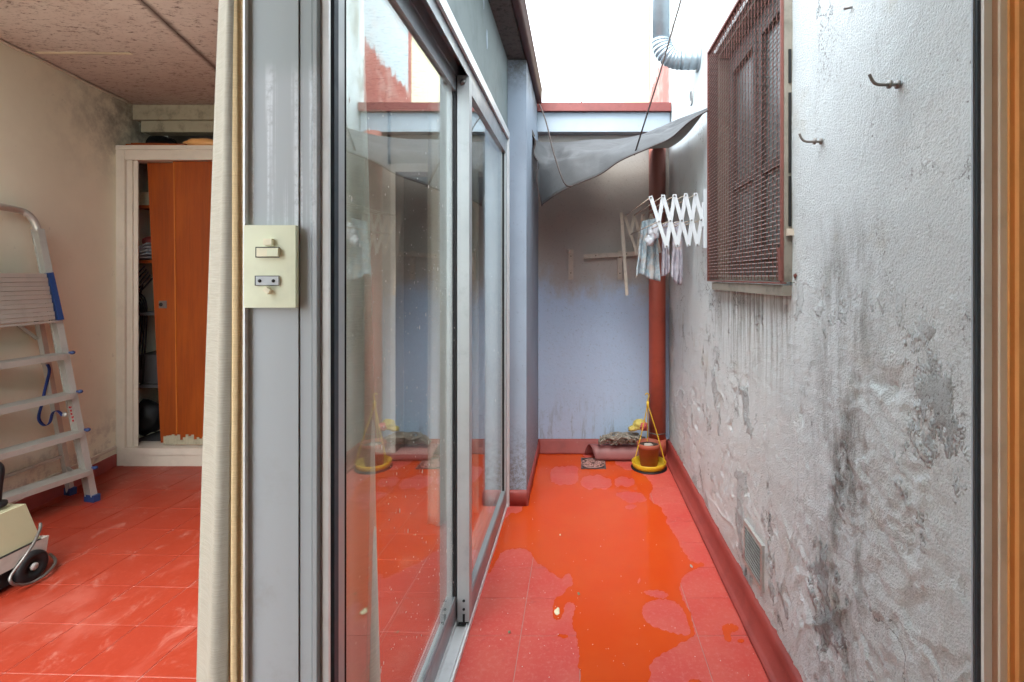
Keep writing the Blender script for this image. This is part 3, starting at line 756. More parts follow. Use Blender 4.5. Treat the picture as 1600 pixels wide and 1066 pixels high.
# shelf contents
def blob(bm, c, rx, ry, rz, seed, amp=.25, n=12, f=4.):
    b2 = bmesh.new(); bmesh.ops.create_icosphere(b2, subdivisions=3, radius=1)
    vm = {}
    for v in b2.verts:
        k = 1+noise.noise(v.co*f/3+Vector((seed,seed,0)))*amp+noise.noise(v.co*f+Vector((seed,0,seed)))*amp*.5
        vm[v.index] = bm.verts.new(Vector(c)+Vector((v.co.x*rx*k, v.co.y*ry*k, v.co.z*rz*k)))
    for f_ in b2.faces: bm.faces.new([vm[v.index] for v in f_.verts]).smooth = True
    b2.free()
Q = CD+.25
bm = NB(); bx(bm, XP(216,Q), XP(245,Q), Q-.03, Q+.1, 1.744, 1.744+.10); tag(ob('storage_box', bm, M['plate2'], bevel=.006), 'cream box on the top shelf of the open cupboard', 'box')
bm = NB()
for i in range(5): 
    z = 1.364+i*.012; beam(bm, (XP(214,Q)+i*.008, Q-.02, z+.005), (XP(250,Q), Q-.02, z+.02+i*.012), .18, .008)
tag(ob('newspaper', bm, M['white']), 'pile of slumped newspapers on the middle cupboard shelf', 'newspapers')
bm = NB(); blob(bm, (XP(230,Q), Q+.03, 1.50), .06, .05, .04, 3); tag(ob('red_cloth', bm, M['mopr']), 'crumpled red cloth on top of the newspapers', 'cloth')
bm = NB()
for k in range(5):
    x = XP(222+k*3,Q); tube(bm, smooth_path([(x+.06,Q-.05,1.32-k*.02),(x-.0,Q-.06,1.24-k*.02),(x-.03,Q-.06,1.14),(x+.02,Q-.05,1.03),(x+.01,Q-.07,.9-.1*k)],6), .005, 6)
tube(bm, smooth_path([(XP(236,Q),Q-.07,1.2),(XP(228,Q),Q-.08,1.0),(XP(226,Q),Q-.09,.8),(XP(222,Q),Q-.09,.55),(XP(224,Q),Q-.09,.35),(XP(228,Q),Q-.09,.2)],8), .006, 6)
tag(ob('cable_bundle', bm, M['black']), 'loops of black cable hanging inside the cupboard', 'cables')
bm = NB(); bx(bm, XP(216,Q), XP(262,Q), Q-.06, Q+.16, .502, .70); tag(ob('briefcase', bm, M['dark'], bevel=.01), 'dark brown case on the lower shelf of the cupboard', 'case')
bm = NB(); blob(bm, (XP(236,Q), Q-.02, .25), .10, .09, .12, 6, .3); tag(ob('bin_bag', bm, M['black']), 'black plastic bag at the bottom of the cupboard', 'bag')
# above the cupboard
bm = NB(); bx(bm, -3.12, -1.7, 3.50, 3.60, 2.336, 2.439)
tag(ob('ceiling_beam', bm, M['beam'], bevel=.01), 'upper mouldy cream beam directly under the ceiling', 'beam')
bm = NB(); bx(bm, -3.05, -1.7, 3.525, 3.62, 2.256, 2.334)
tag(ob('ceiling_beam', bm, M['beam'], bevel=.008), 'lower narrower cream beam above the dark gap', 'beam')
bm = NB(); beam(bm, (XP(205,3.42),3.42,2.125), (XP(290,3.42),3.46,2.138), .10, .016); beam(bm, (XP(212,3.44),3.43,2.142), (XP(262,3.44),3.47,2.150), .07, .010)
tag(ob('wood_offcut', bm, M['wood'], bevel=.002), 'flat orange board lying on top of the cupboard at left', 'board')
bm = NB(); blob(bm, (XP(322,3.5), 3.46, 2.155), .12, .05, .04, 9, .3); tag(ob('orange_cloth', bm, M['wood2']), 'orange bundle on top of the cupboard beside the curtain', 'bundle')
bm = NB(); blob(bm, (XP(250,3.7), 3.7, 2.19), .14, .07, .08, 4, .4); blob(bm, (XP(228,3.7), 3.72, 2.17), .09, .06, .05, 5, .4)
tag(ob('dusty_bundle', bm, M['black']), 'black dusty bundle in the gap above the cupboard', 'bundle')

# ================================================================ SLIDING DOOR
sdoor = thing('sliding_door', 'aluminium framed sliding glass door between room and patio', 'sliding door', (-.41, 1.8, 0))
D0, D1 = .825, 2.755
# frame: sill with two rails
bm = NB(); bx(bm, -.505, -.392, D0, D1, -.01, .010)
for x in (-.394, -.433, -.480, -.503): bx(bm, x-.0015, x+.0015, D0, D1, .010, .030 if x < -.4 else .024)
ob('sill_track', bm, M['alu_white'], sdoor)
bm = NB(); bx(bm, -.392+.0005, -.384, D0, D1, -.004, .018); ob('sill_lip', bm, M['alu_white'], sdoor, bevel=.002)
bm = NB(); bx(bm, -.505, -.388, D0, D1, 2.0, 2.031)
for x in (-.3895, -.430, -.435, -.482, -.503): bx(bm, x-.0015, x+.0015, D0, D1, 1.955, 2.0)
ob('head_track', bm, M['alu'], sdoor)
bm = NB(); bx(bm, -.3855, -.376, D0, D1+.006, 1.995, 2.035); ob('head_casing', bm, M['alu_white'], sdoor, bevel=.002)
bm = NB(); bx(bm, -.505, -.39, D1-.022, D1+.002, 0, 2.0); ob('end_jamb', bm, M['alu_white'], sdoor, bevel=.001)
bm = NB(); bx(bm, -.3895, -.376, D1-.018, D1+.004, 0, 1.994); ob('end_casing', bm, M['alu_white'], sdoor, bevel=.002)
bm = NB(); bx(bm, -.505, -.436, .862, .886, 0, 2.0); ob('near_jamb', bm, M['alu'], sdoor)
def sash(xo, xi, d0, d1, st, z0, z1, xg, seed, specks):
    s = ob('sash_stile', (lambda b: (bx(b, xi, xo, d0, d0+st, z0, z1), b)[1])(NB()), M['alu2'], sdoor, bevel=.0015)
    ob('sash_stile', (lambda b: (bx(b, xi, xo, d1-st, d1, z0, z1), b)[1])(NB()), M['alu2'], sdoor, bevel=.0015)
    b = NB(); bx(b, xi, xo, d0+st+.0005, d1-st-.0005, z0, z0+.075); bx(b, xi+.004, xo-.002, d0+st+.0005, d1-st-.0005, z0+.0755, z0+.085); ob('bottom_rail', b, M['alu'], sdoor, bevel=.0015)
    b = NB(); bx(b, xi, xo, d0+st+.0005, d1-st-.0005, z1-.055, z1); ob('top_rail', b, M['alu'], sdoor, bevel=.0015)
    b = NB(); 
    for yy in (d0+st+.002, d1-st-.005): bx(b, xg-.007, xg+.007, yy, yy+.003, z0+.086, z1-.056)
    ob('glazing_seal', b, M['black'], sdoor)
    b = NB(); bx(b, xg-.002, xg+.002, d0+st-.004, d1-st+.004, z0+.08, z1-.05); pane = ob('pane', b, M['glass'], sdoor)
    rn = random.Random(seed); b = NB()
    for i in range(specks):
        y = rn.uniform(d0+st+.02, d1-st-.01); z = abs(rn.gauss(.75,.45))+.15
        if z > 1.75: continue
        r = rn.choice((.0007,.0009,.0012,.0018)); L_ = rn.choice((1,1,1,1.6,3.5))
        c = Vector((xg+.0023, y, z)); vv = [b.verts.new(c+Vector((0, math.cos(a)*r*1.6, math.sin(a)*r*L_))) for a in [k*math.pi/3 for k in range(6)]]
        t = b.verts.new(c+Vector((.0006,0,0)))
        for k in range(6): b.faces.new((vv[k], vv[(k+1)%6], t))
    ob('dried_drops', b, M['drop'], pane, kind='stuff')
    return s
# near leaf on the inner track, far leaf on the outer
sash(-.434, -.468, .888, 1.845, .05, .030, 1.96, -.440, 1, 420)
os_ = sash(-.386, -.428, 1.785, 2.72, .045, .030, 1.96, -.400, 2, 60)
for z in (.105, .075):
    bm = NB(); lathe(bm, (-.405, 1.784, z), [(.0001,.001),(.0045,.001),(.005,-.001),(.003,-.002),(.0001,-.002)], 12, 'Y'); ob('screw', bm, M['black'], os_)
bm = NB(); bx(bm, -.409, -.401, 1.7835, 1.785, .03, .058); ob('track_slot', bm, M['black'], os_)
bm = NB(); bx(bm, -.424, -.390, 1.786, 1.82, .0305-.012, .0295); ob('roller_housing', bm, M['black'], os_)
bm = NB(); lathe(bm, (-.408, 1.781, 1.935), [(.0001,.003),(.009,.003),(.010,-.002),(.006,-.006),(.0001,-.006)], 14, 'Y'); ob('stop_buffer', bm, M['screw'], os_)
bm = NB(); bx(bm, -.4325, -.4295, 1.80, 1.806, .04, 1.95); ob('brush_seal', bm, M['black'], os_)

# ================================================================ POST WITH SWITCH
def vstrip(name, pxa, pxb, d, thick, m_, parent, z0=0, z1=2.44, bev=.0015, **k):
    bm = NB(); bx(bm, XP(pxa,d), XP(pxb,d), d, d+thick, z0, z1); return ob(name, bm, m_, parent, bevel=bev, **k)
post = thing('door_post', 'grey enamelled corner post carrying the switch plate', 'post', (-.46, .8, 0))
vstrip('post_edge', 379.5, 382.5, .772, .06, M['alu_white'], post, bev=.0005)
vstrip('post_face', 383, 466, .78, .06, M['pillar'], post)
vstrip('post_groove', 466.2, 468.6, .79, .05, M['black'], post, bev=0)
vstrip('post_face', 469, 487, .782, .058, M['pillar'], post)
vstrip('post_bead', 488, 494.5, .776, .05, M['pillar'], post)
vstrip('post_bead', 495, 503, .788, .045, M['alu_warm'], post)
vstrip('jamb_strip', 504, 513.5, .782, .006, M['alu_white'], post)
vstrip('jamb_gasket', 513.7, 522.5, .802, .014, M['gasket'], post)
vstrip('post_back', 384, 512, .842, .018, M['alu_warm'], post)
# switch plate
c0, c1 = P(381,352,.770), P(461.5,481,.770)
sw = thing('switch_plate', 'ivory plate with rocker switch and two pin socket on the grey post', 'light switch', ((c0.x+c1.x)/2, .776, c1.z))
bm = NB(); bx(bm, c0.x, c1.x, .770, .7795, c1.z, c0.z); ob('plate', bm, M['plate'], sw, bevel=.003)
def pb(name, x0, y0, x1, y1, dd, th, m_, bev=.0006, par=sw):
    a, b = P(x0,y0,dd), P(x1,y1,dd); bm = NB(); bx(bm, a.x, b.x, dd, dd+th, b.z, a.z); return ob(name, bm, m_, par, bevel=bev)
pb('switch_well', 399, 386, 436, 402.5, .7690, .003, M['black'])
rk = pb('rocker', 400.5, 387.5, 434.5, 401, .7660, .004, M['plate2'])
pb('rocker_tip', 417, 388.5, 434, 400.5, .7640, .0025, M['plate'], par=sw)
pb('indicator_cap', 411, 373, 424, 383.5, .7640, .006, M['plate2'], .001)
pb('socket_well', 398, 431, 436, 446.5, .7690, .003, M['black'])
pb('socket', 399.5, 432, 435, 445.5, .7670, .003, M['whitep'])
for px in (405.5, 427):
    c = P(px,439,.7668); bm = NB(); lathe(bm, c, [(.0001,.0004),(.0026,.0004),(.0026,-.0004),(.0001,-.0004)], 12, 'Y'); ob('pin_hole', bm, M['black'], sw)
bm = NB(); c = P(418,454,.766); bx(bm, -.005, .005, -.003, .004, -.004, .004); bmesh.ops.rotate(bm, verts=bm.verts, matrix=Matrix.Rotation(R(35), 3, 'Y')); bmesh.ops.translate(bm, verts=bm.verts, vec=c); ob('broken_cap', bm, M['plate2'], sw, bevel=.001)

cr = thing('camera_shade_room', 'unseen walls and roof added round the camera to keep light off the post', 'room', (.1, -.5, 0))  # unseen room shell, added to cut the light on post and jamb
bm = NB(); bx(bm, -.86, 1.3, -1.9, .72, 2.22, 2.32); ob('roof', bm, M['cream'], cr)
bm = NB(); bx(bm, -.86, 1.3, -2.0, -1.9, -.05, 2.32); ob('back_wall', bm, M['room'], cr)
bm = NB(); bx(bm, 1.2, 1.3, -1.9, .74, -.05, 2.219); ob('side_wall', bm, M['room'], cr)
bm = NB(); bx(bm, -.86, -.80, -1.9, .30, -.05, 2.219); ob('side_wall', bm, M['room'], cr)
bm = NB(); bx(bm, -.79, 1.19, -1.9, .72, -.06, -.01); ob('floor', bm, M['tile_in'], cr)
# head over the opening in front of the camera plane
hd = thing('opening_head', 'header beam spanning above the post and right jamb', 'beam', (.1, .8, 2.05))
bm = NB(); bx(bm, -.50, .72, .80, .85, 2.05, 2.20); ob('header', bm, M['alu_white'], hd)
# right jamb
rj = thing('door_jamb', 'layered aluminium and orange wood jamb at the right edge', 'door jamb', (.66, .79, 0))
zt = 2.045
vstrip('plaster_edge', 1520, 1526.5, .8085, .003, M['fascia'], rj, z1=zt)
vstrip('jamb_gasket', 1527, 1537, .8035, .006, M['gasket'], rj, z1=zt, bev=.003)
vstrip('jamb_strip', 1537.5, 1550, .797, .006, M['jl'], rj, z1=zt, bev=.002)
vstrip('jamb_strip', 1550.5, 1561, .799, .006, M['jw'], rj, z1=zt)
vstrip('joint_line', 1561.2, 1562.8, .8025, .004, M['black'], rj, z1=zt, bev=0)
vstrip('jamb_strip', 1563, 1577, .794, .010, M['jc'], rj, z1=zt, bev=.004)
vstrip('wood_stile', 1577.5, 1592, .790, .016, M['wood2'], rj, z1=zt, bev=.002)
vstrip('wood_stile', 1592.5, 1680, .782, .026, M['wood2'], rj, z1=zt, bev=.003)

# ================================================================ CURTAINS
def folds(path, z0, z1, amp, nf, m_, name, lab, flare=.0, nz_=40, lean=0, lean2=0, wig=1.2):
    """curtain hanging along a plan path; flare spreads it to the foot"""
    bm = NB(); rows = []; L = len(path)-1; N = nf*14
    pc = sum((Vector(p) for p in path), Vector((0,0)))/len(path)
    for j in range(nz_+1):
        t = j/nz_; z = z1+(z0-z1)*t; row = []
        for i in range(N+1):
            s = i/N*L; k = min(int(s), L-1); a, b = Vector(path[k]), Vector(path[k+1]); p = a.lerp(b, s-k)
            tn = (b-a).normalized(); nrm = Vector((-tn.y, tn.x))
            ph = i/N*nf*2*math.pi
            q = p+nrm*amp*(.55+.45*t)*math.sin(ph+noise.noise(Vector((i*.03,t*1.5,0)))*1.2)
            q = pc+(q-pc)*(1+flare*(t-.5))
            q.x += (lean*(1-i/N)+lean2*i/N)*(t-.5)+noise.noise(Vector((t*4,i*.02,3)))*.004
            row.append((q.x, q.y, z))
        rows.append(row)
    gridsurf(bm, rows)
    o = ob(name, bm, m_, solid=.0012); return tag(o, lab, 'curtain')
# gathered bundle behind the post, part of it in front of the glass
folds([(XP(326,.95),.95),(XP(344,.90),.90),(XP(363,.90),.90)], .015, 2.40, .006, 1, M['curtain'], 'curtain', 'cream woven curtain bunched at the left side of the grey post', .0, lean=-.085, lean2=-.03)
folds([(XP(356,.912),.912),(XP(372,.90),.90),(XP(392,.915),.915)], .015, 2.40, .006, 2, M['curtain_tan'], 'curtain', 'curtain fold by the grey post, tan painted for light and shadow')
folds([(XP(515,1.00),1.00),(XP(545,1.03),1.03),(XP(580,1.095),1.095)], .015, 2.38, .006, 2, M['curtain_in'], 'curtain', 'cream curtain edge seen through the near glass pane', lean=0, lean2=.06)
folds([(XP(700,2.5)-.1,2.5),(-.60,2.56),(-.53,2.66)], .015, 2.38, .02, 4, M['curtain'], 'curtain', 'pale curtain gathered at the far end inside the far glass pane')
bm = NB(); tube(bm, [(-.56,.9,2.405),(-.56,2.74,2.405)], .012, 8); tag(ob('curtain_rail', bm, M['alu_white']), 'straight pale curtain rail inside above the sliding door', 'curtain rail')

# ================================================================ WINDOW WITH GRILLE
wn_ = thing('window', 'old casement window with rusty wire mesh guard in the right wall', 'window', (WX, 1.95, WZ0))
bm = NB(); bx(bm, .655, .80, WD0+.001, WD0+.02, WZ0, WZ1); bx(bm, .655, .80, WD1-.02, WD1-.001, WZ0, WZ1); bx(bm, .655, .80, WD0+.021, WD1-.021, WZ1-.02, WZ1); bx(bm, .655, .80, WD0+.021, WD1-.021, WZ0, WZ0+.02); ob('reveal', bm, M['sill'], wn_)
bm = NB()
bx(bm, .70, .745, WD0+.021, WD0+.075, WZ0+.021, WZ1-.021); bx(bm, .70, .745, WD1-.075, WD1-.021, WZ0+.021, WZ1-.021)
bx(bm, .70, .745, WD0+.0755, WD1-.0755, WZ1-.08, WZ1-.021); bx(bm, .70, .745, WD0+.0755, WD1-.0755, WZ0+.021, WZ0+.08); ob('frame', bm, M['grwood'], wn_, bevel=.002)
mid = (WD0+WD1)/2
for a, b in ((WD0+.08, mid-.008), (mid+.008, WD1-.08)):
    bm = NB(); z0, z1 = WZ0+.085, WZ1-.085
    bx(bm, .69, .73, a, a+.04, z0, z1); bx(bm, .69, .73, b-.04, b, z0, z1); bx(bm, .69, .73, a+.0405, b-.0405, z0, z0+.05); bx(bm, .69, .73, a+.0405, b-.0405, z1-.045, z1); bx(bm, .695, .725, a+.0405, b-.0405, z0+.32, z0+.35)
    cs = ob('casement', bm, M['grwood'], wn_, bevel=.002)
    for za, zb in ((z0+.05, z0+.32), (z0+.35, z1-.045)):
        bm = NB(); bx(bm, .708, .712, a+.04, b-.04, za, zb); ob('pane', bm, M['dusty'], cs)
bm = NB(); bx(bm, .74, .743, WD0+.08, WD0+.36, WZ0+.08, WZ1-.08)
bm = NB(); rows = []
for j in range(12):
    z = WZ0+.08+(WZ1-WZ0-.16)*j/11; rows.append([(.79+.008*math.sin(y*90), y, z) for y in [WD0+.03+i*.006 for i in range(130)]])
gridsurf(bm, rows); ob('net_curtain', bm, M['cupb'], wn_)
bm = NB(); bx(bm, .86, .90, WD0, WD1, WZ0, WZ1); ob('dark_interior', bm, M['dark'], wn_)
gr = thing('window_guard', 'rusty woven wire mesh guard covering the window', 'window guard', (.61, 1.95, WZ0))
GX = .612; nY, nZ = 26, 74; ya, yb, za, zb = WD0-.004, WD1+.004, WZ0+.004, WZ1-.002
py_, pz_ = (yb-ya)/nY, (zb-za)/nZ
def wires(horizontal):
    bm = NB(); r = .0014
    N1, N2 = (nZ, nY) if horizontal else (nY, nZ)
    for i in range(1, N1):
        prev = None; ox_, oz_ = random.uniform(-.0006,.0006), random.uniform(-.0006,.0006)
        for j in range(N2+1):
            x = GX+(.0013 if (i+j+horizontal) % 2 else -.0013)
            if horizontal: p = Vector((x, ya+j*py_, za+i*pz_+oz_)); offs = ((r,0,0),(0,0,r),(-r,0,0),(0,0,-r))
            else: p = Vector((x, ya+i*py_+ox_, za+j*pz_)); offs = ((r,0,0),(0,r,0),(-r,0,0),(0,-r,0))
            ring = [bm.verts.new(p+Vector(o_)) for o_ in offs]
            if prev:
                for k in range(4): bm.faces.new((prev[k], prev[(k+1)%4], ring[(k+1)%4], ring[k]))
            prev = ring
    return bm
ob('mesh_wires', wires(True), M['wirey'], gr, kind='stuff'); ob('mesh_wires', wires(False), M['rust'], gr, kind='stuff')
bm = NB(); bx(bm, GX-.004, GX+.004, ya-.008, ya+.002, za-.004, zb+.01); ob('guard_upright', bm, M['rust'], gr, bevel=.001)
bm = NB(); bx(bm, GX-.004, GX+.004, yb-.002, yb+.008, za-.004, zb+.01); ob('guard_upright', bm, M['rust'], gr, bevel=.001)
bm = NB(); bx(bm, GX-.004, GX+.012, ya-.009, yb+.009, za-.010, za-.0045); ob('guard_bottom_bar', bm, M['rust'], gr, bevel=.001)
bm = NB(); bx(bm, GX-.004, GX+.02, ya-.008, yb+.008, zb+.0105, zb+.02); ob('guard_top_bar', bm, M['rust'], gr, bevel=.001)
bm = NB(); bx(bm, GX+.0045, .652, ya-.010, ya+.006, za-.004, zb+.012); ob('guard_batten', bm, M['sill'], gr, bevel=.002)
bm = NB(); bx(bm, GX+.0045, .652, yb-.006, yb+.010, za-.004, zb+.012); ob('guard_batten', bm, M['grwood'], gr, bevel=.002)
for z0_, z1_ in ((1.40,1.55),(1.56,1.80),(1.83,1.93)):
    bm = NB(); bx(bm, .629, .6365, ya-.0145, ya-.0105, z0_, z1_); ob('open_crack', bm, M['black'], gr)
bm = NB(); beam(bm, (GX-.0052, ya-.004, za), (GX-.0052, ya+.006, za+.1), .003, .018); ob('primer_patch', bm, M['rust'], gr)
bm = NB(); bx(bm, GX+.01, .66, ya-.022, ya-.0105, 1.372, 1.392); ob('bracket', bm, M['trim'], gr, bevel=.001)
bm = NB(); bx(bm, .612, .66, WD0-.012, WD1-.06, WZ0-.042, WZ0-.010)
sl = ob('window_sill', bm, M['sill'], wn_, bevel=.006)

# ================================================================ WALL FITTINGS
def hook(px, py, lab, s=1.0):
    d = WX*F/(px-VX); z = ZP(py, d); p = Vector((WX, d, z))
    t = thing('wall_hook', lab, 'hook', p, 'bent metal hooks in the stucco wall')
    bm = NB(); tube(bm, smooth_path([p+Vector((.01,0,0)), p+Vector((-.03*s,0,-.001)), p+Vector((-.046*s,0,0)), p+Vector((-.055*s,0,.006*s)), p+Vector((-.062*s,0,.02*s))], 5), .0032*s, 8); ob('hook_rod', bm, M['hook'], t)
    for x in (-.006, -.022):
        bm = NB(); lathe(bm, p+Vector((x*s,0,0)), [(.001,-.0018),(.0085*s,-.0018),(.0085*s,.0018),(.001,.0018)], 12, 'X'); ob('washer', bm, M['hook'], t)
hook(1407, 132, 'bent metal hook high in the stucco, nearest the right jamb', 1.0)
hook(1286, 221, 'bent metal hook lower in the stucco, nearest the window guard', 1.0)
d = WX*F/(1331-VX); bm = NB(); tube(bm, [(WX+.01, d, ZP(10,d)), (WX-.018, d, ZP(14,d))], .003, 8); bm.verts.ensure_lookup_table(); tag(ob('nail', bm, M['screw']), 'bent nail high on the stucco between the two hooks', 'nail')
d = WX*F/(1243-VX); bm = NB(); blob(bm, (WX-.001, d, ZP(431,d)), .003, .010, .007, 2, .4); tag(ob('paint_spot', bm, M['rust']), 'red paint spot on the stucco beside the sill', 'paint spot')
# wall vent
vd0, vd1 = 1.735, 1.925
vt = thing('wall_vent', 'grey louvred vent low in the stucco above the skirting', 'vent', (WX-.01, 1.83, .165))
bm = NB()
X_ = WX-.006
bx(bm, X_-.006, X_+.01, vd0, vd0+.012, .165, .325); bx(bm, X_-.006, X_+.01, vd1-.012, vd1, .165, .325); bx(bm, X_-.006, X_+.01, vd0+.0125, vd1-.0125, .165, .177); bx(bm, X_-.006, X_+.01, vd0+.0125, vd1-.0125, .313, .325); ob('frame', bm, M['vent'], vt, bevel=.001)
bm = NB(); bx(bm, X_+.004, X_+.008, vd0+.0125, vd1-.0125, .177, .313); ob('backing', bm, M['screw'], vt)
for i in range(10):
    bm = NB(); z = .184+i*.0135; beam(bm, (X_-.002, vd0+.0125, z), (X_-.002, vd1-.0125, z), .011, .0028, up=(.8,0,1)); ob('louvre', bm, M['vent'], vt)
# round hole with rim
hd_ = WX*F/(1081-VX); zc = ZP(152,hd_)
bm = NB(); lathe(bm, (WX-.003, hd_, zc), [(.036,.004),(.044,.002),(.046,-.002),(.038,-.004),(.030,.003),(.028,.012)], 20, 'X')
hl = ob('hole_rim', bm, M['vent']); tag(hl, 'round hole in the wall between duct and tarpaulin', 'wall hole')
bm = NB(); lathe(bm, (WX-.0, hd_, zc), [(.002,-.002),(.027,-.003),(.027,.002),(.002,.003)], 20, 'X'); o = ob('hole_plug', bm, M['black'], hl)

# galvanised duct
DD = 2.70; cx = XP(1033,DD); cz = ZP(93,DD)
dt = thing('flue_duct', 'galvanised duct with ribbed elbow rising from the right wall', 'duct', (WX, DD, cz))
bm = NB(); tube(bm, [(cx,DD,cz+.10),(cx,DD,cz+1.5)], .046, 28); ob('duct_pipe', bm, M['galv'], dt)
pts, rad = [], []
for i in range(61):
    a = i/60*math.pi/2; pts.append((cx+.10-.10*math.cos(a), DD, cz+.10-.10*math.sin(a))); rad.append(.050+.0045*abs(math.sin(i/60*math.pi*10)))
bm = NB(); tube(bm, pts, .05, 28, radii=rad); ob('ribbed_elbow', bm, M['galv'], dt)
n_ = 24; pts = [(cx+.10+(WX-.006-cx-.10)*i/n_, DD, cz) for i in range(n_+1)]; rad = [.053+(.003 if i in (3,4,12,13,20) else 0) for i in range(n_+1)]
bm = NB(); tube(bm, pts, .053, 28, radii=rad); ob('duct_stub', bm, M['galv'], dt)
bm = NB(); lathe(bm, (WX-.004, DD, cz), [(.05,-.008),(.066,-.006),(.066,.004),(.05,.006)], 28, 'X'); ob('wall_flange', bm, M['galv'], dt)

# downpipe
dp = thing('downpipe', 'red painted downpipe in the far right corner of the patio', 'pipe', (.545, 3.51, 0))
bm = NB(); tube(bm, [(.545,3.505,0),(.545,3.505,2.25)], .058, 28); ob('pipe', bm, M['pipe'], dp)
bm = NB(); tube(bm, [(.545,3.505,.17),(.545,3.505,.175)], .0595, 28); ob('wire_tie', bm, M['hook'], dp)
bm = NB(); tube(bm, [(.545,3.505,.0),(.545,3.505,.13)], .063, 28); ob('socket_collar', bm, M['pipe'], dp)

# ================================================================ TARPAULIN
back = [(833,213,3.12),(842,221,3.35),(869,223,3.47),(930,221,3.46),(994,214,3.20),(1048,192,2.80),(1105,169,2.375)]
front = [(844,322,3.00),(869,304,2.90),(896,290,2.84),(937,273,2.76),(970,251,2.70),(1018,230,2.60),(1048,216,2.52),(1078,190,2.44),(1106,173,2.37)]
bp = smooth_path([P(*p) for p in back], 12); fp = smooth_path([P(*p) for p in front], 12)
def samp(path, t):
    s = t*(len(path)-1); k = min(int(s), len(path)-2); return path[k].lerp(path[k+1], s-k)
rows = []
for j in range(37):
    v = j/36; row = []
    for i in range(97):
        u = i/96; a, b = samp(bp, u), samp(fp, u)
        hv = v**.8
        y = a.y+(b.y-a.y)*hv; 
        xx = a.x+(b.x-a.x)*v; 
        zf = .75*v+.25*max(0, (v-.72)/.28)
        z = a.z+(b.z-a.z)*zf
        ed = math.sin(math.pi*v)*math.sin(math.pi*u)**.6
        z += ed*(-.035*math.sin(math.pi*v)+.014*math.sin(u*17+v*4)+.009*math.sin(u*31-v*7))
        z += noise.noise(Vector((u*6,v*3,2)))*.02*ed+noise.noise(Vector((u*26+v*9,v*5,5)))*.010*ed+noise.noise(Vector((u*11-v*8,v*14,6)))*.008*ed
        y += noise.noise(Vector((u*7,v*3,7)))*.03*ed
        if u < .02: xx += .01*math.sin(v*14)
        row.append((xx, y, z))
    rows.append(row)
# unseen back part of the cloth, added to shade the corner beneath it
br = []
for j in range(9, 0, -1):
    t = j/9; row = []
    for i in range(97):
        p = Vector(rows[0][i]); q = Vector((-.28+.90*i/96, 3.46, 2.08+.05*i/96))
        e = p.lerp(q, t); e.z = p.z+(q.z-p.z)*t-.03*math.sin(math.pi*t); row.append(tuple(e))
    br.append(row)
rows = br+rows
tp = thing('tarpaulin', 'sagging grey tarpaulin strung across the far end of the patio', 'tarpaulin', (.1, 2.9, 1.9))
bm = NB(); gridsurf(bm, rows); ob('sheet', bm, M['tarp'], tp, solid=.0015)
bm = NB(); tube(bm, rows[-1][::2], .0035, 6); tube(bm, [r[0] for r in rows], .0035, 6); ob('hem', bm, M['cord'], tp)
bm = NB(); a = P(818,186,3.0); beam(bm, P(820,186,3.05), P(833,214,3.12), .02, .02); tag(ob('wooden_peg', bm, M['grwood'], bevel=.002), 'wooden peg on the pier holding the tarpaulin corner', 'peg')
bm = NB(); tube(bm, smooth_path([P(843,163,3.2), P(853,190,3.0), P(864,235,2.8), P(875,270,2.72), P(884,289,2.72), P(894,291,2.78)], 8), .0040, 7)
tag(ob('tie_cord', bm, M['cord']), 'dark cord from the gutter end down to the tarpaulin', 'cord', 'cords holding up the tarpaulin')
bm = NB(); tube(bm, [P(1066,-160,2.5), P(1064,0,2.52), P(1030,118,2.60), P(991,243,2.68)], .0042, 7)
tag(ob('tie_cord', bm, M['cord']), 'taut dark cord running up out of view past the duct', 'cord', 'cords holding up the tarpaulin')

# ================================================================ DRYING RACK
rk = thing('drying_rack', 'white scissor arm drying rack folding out from the right wall', 'drying rack', P(1103,387,2.46))
DN = 2.46
topn = [(1017,308.5),(1036.2,306.7),(1054,306),(1071.5,304.6),(1087,304)]
midn = [(1029.5,346),(1047.6,345),(1065.5,344.5),(1080.8,344),(1096,343.6)]
botn = [(1041.6,385),(1058.5,383.7),(1075.8,383),(1089.7,382.5),(1101,382)]
def slat(a, b, w_, th, m_, name='slat', par=None):
    bm = NB(); beam(bm, a, b, th, w_, up=(1,0,0)); return ob(name, bm, m_, par, bevel=.001)
def bar(a, b, w_, m_, name='slat', par=rk, lab=None):
    # flat slat whose broad face looks down the patio
    a, b = Vector(a), Vector(b); t = (b-a).normalized(); s = t.cross(Vector((0,1,0))).normalized(); bm = NB(); v = []
    a = a-t*w_*.35; b = b+t*w_*.35
    for p in (a, b):
        for q, y in ((-1,-.0015),(1,-.0015),(1,.0015),(-1,.0015)): v.append(bm.verts.new(p+s*q*w_/2+Vector((0,y,0))))
    for f in ((3,2,1,0),(4,5,6,7),(0,1,5,4),(1,2,6,5),(2,3,7,6),(3,0,4,7)): bm.faces.new([v[i] for i in f])
    return ob(name, bm, m_, par, bevel=.0008, label=lab)
for i in range(4): bar(P(*topn[i],DN), P(*botn[i],DN), .0185, M['whitep'])
bar(P(*topn[4],DN), P(1099,352,DN), .0185, M['whitep'])
bar(P(*topn[1],DN+.006), P(*midn[0],DN+.006), .0185, M['whitep'])
for i in range(3): bar(P(*topn[i+2],DN+.006), P(*botn[i],DN+.006), .0185, M['whitep'])
bar(P(1100,318,DN+.006), P(*botn[3],DN+.006), .0185, M['whitep'])
bm = NB(); a, b = P(1099,296,DN), P(1107,387.5,DN); bx(bm, a.x, b.x, DN-.006, DN+.02, b.z, a.z); ob('wall_plate', bm, M['whitep'], rk, bevel=.002)
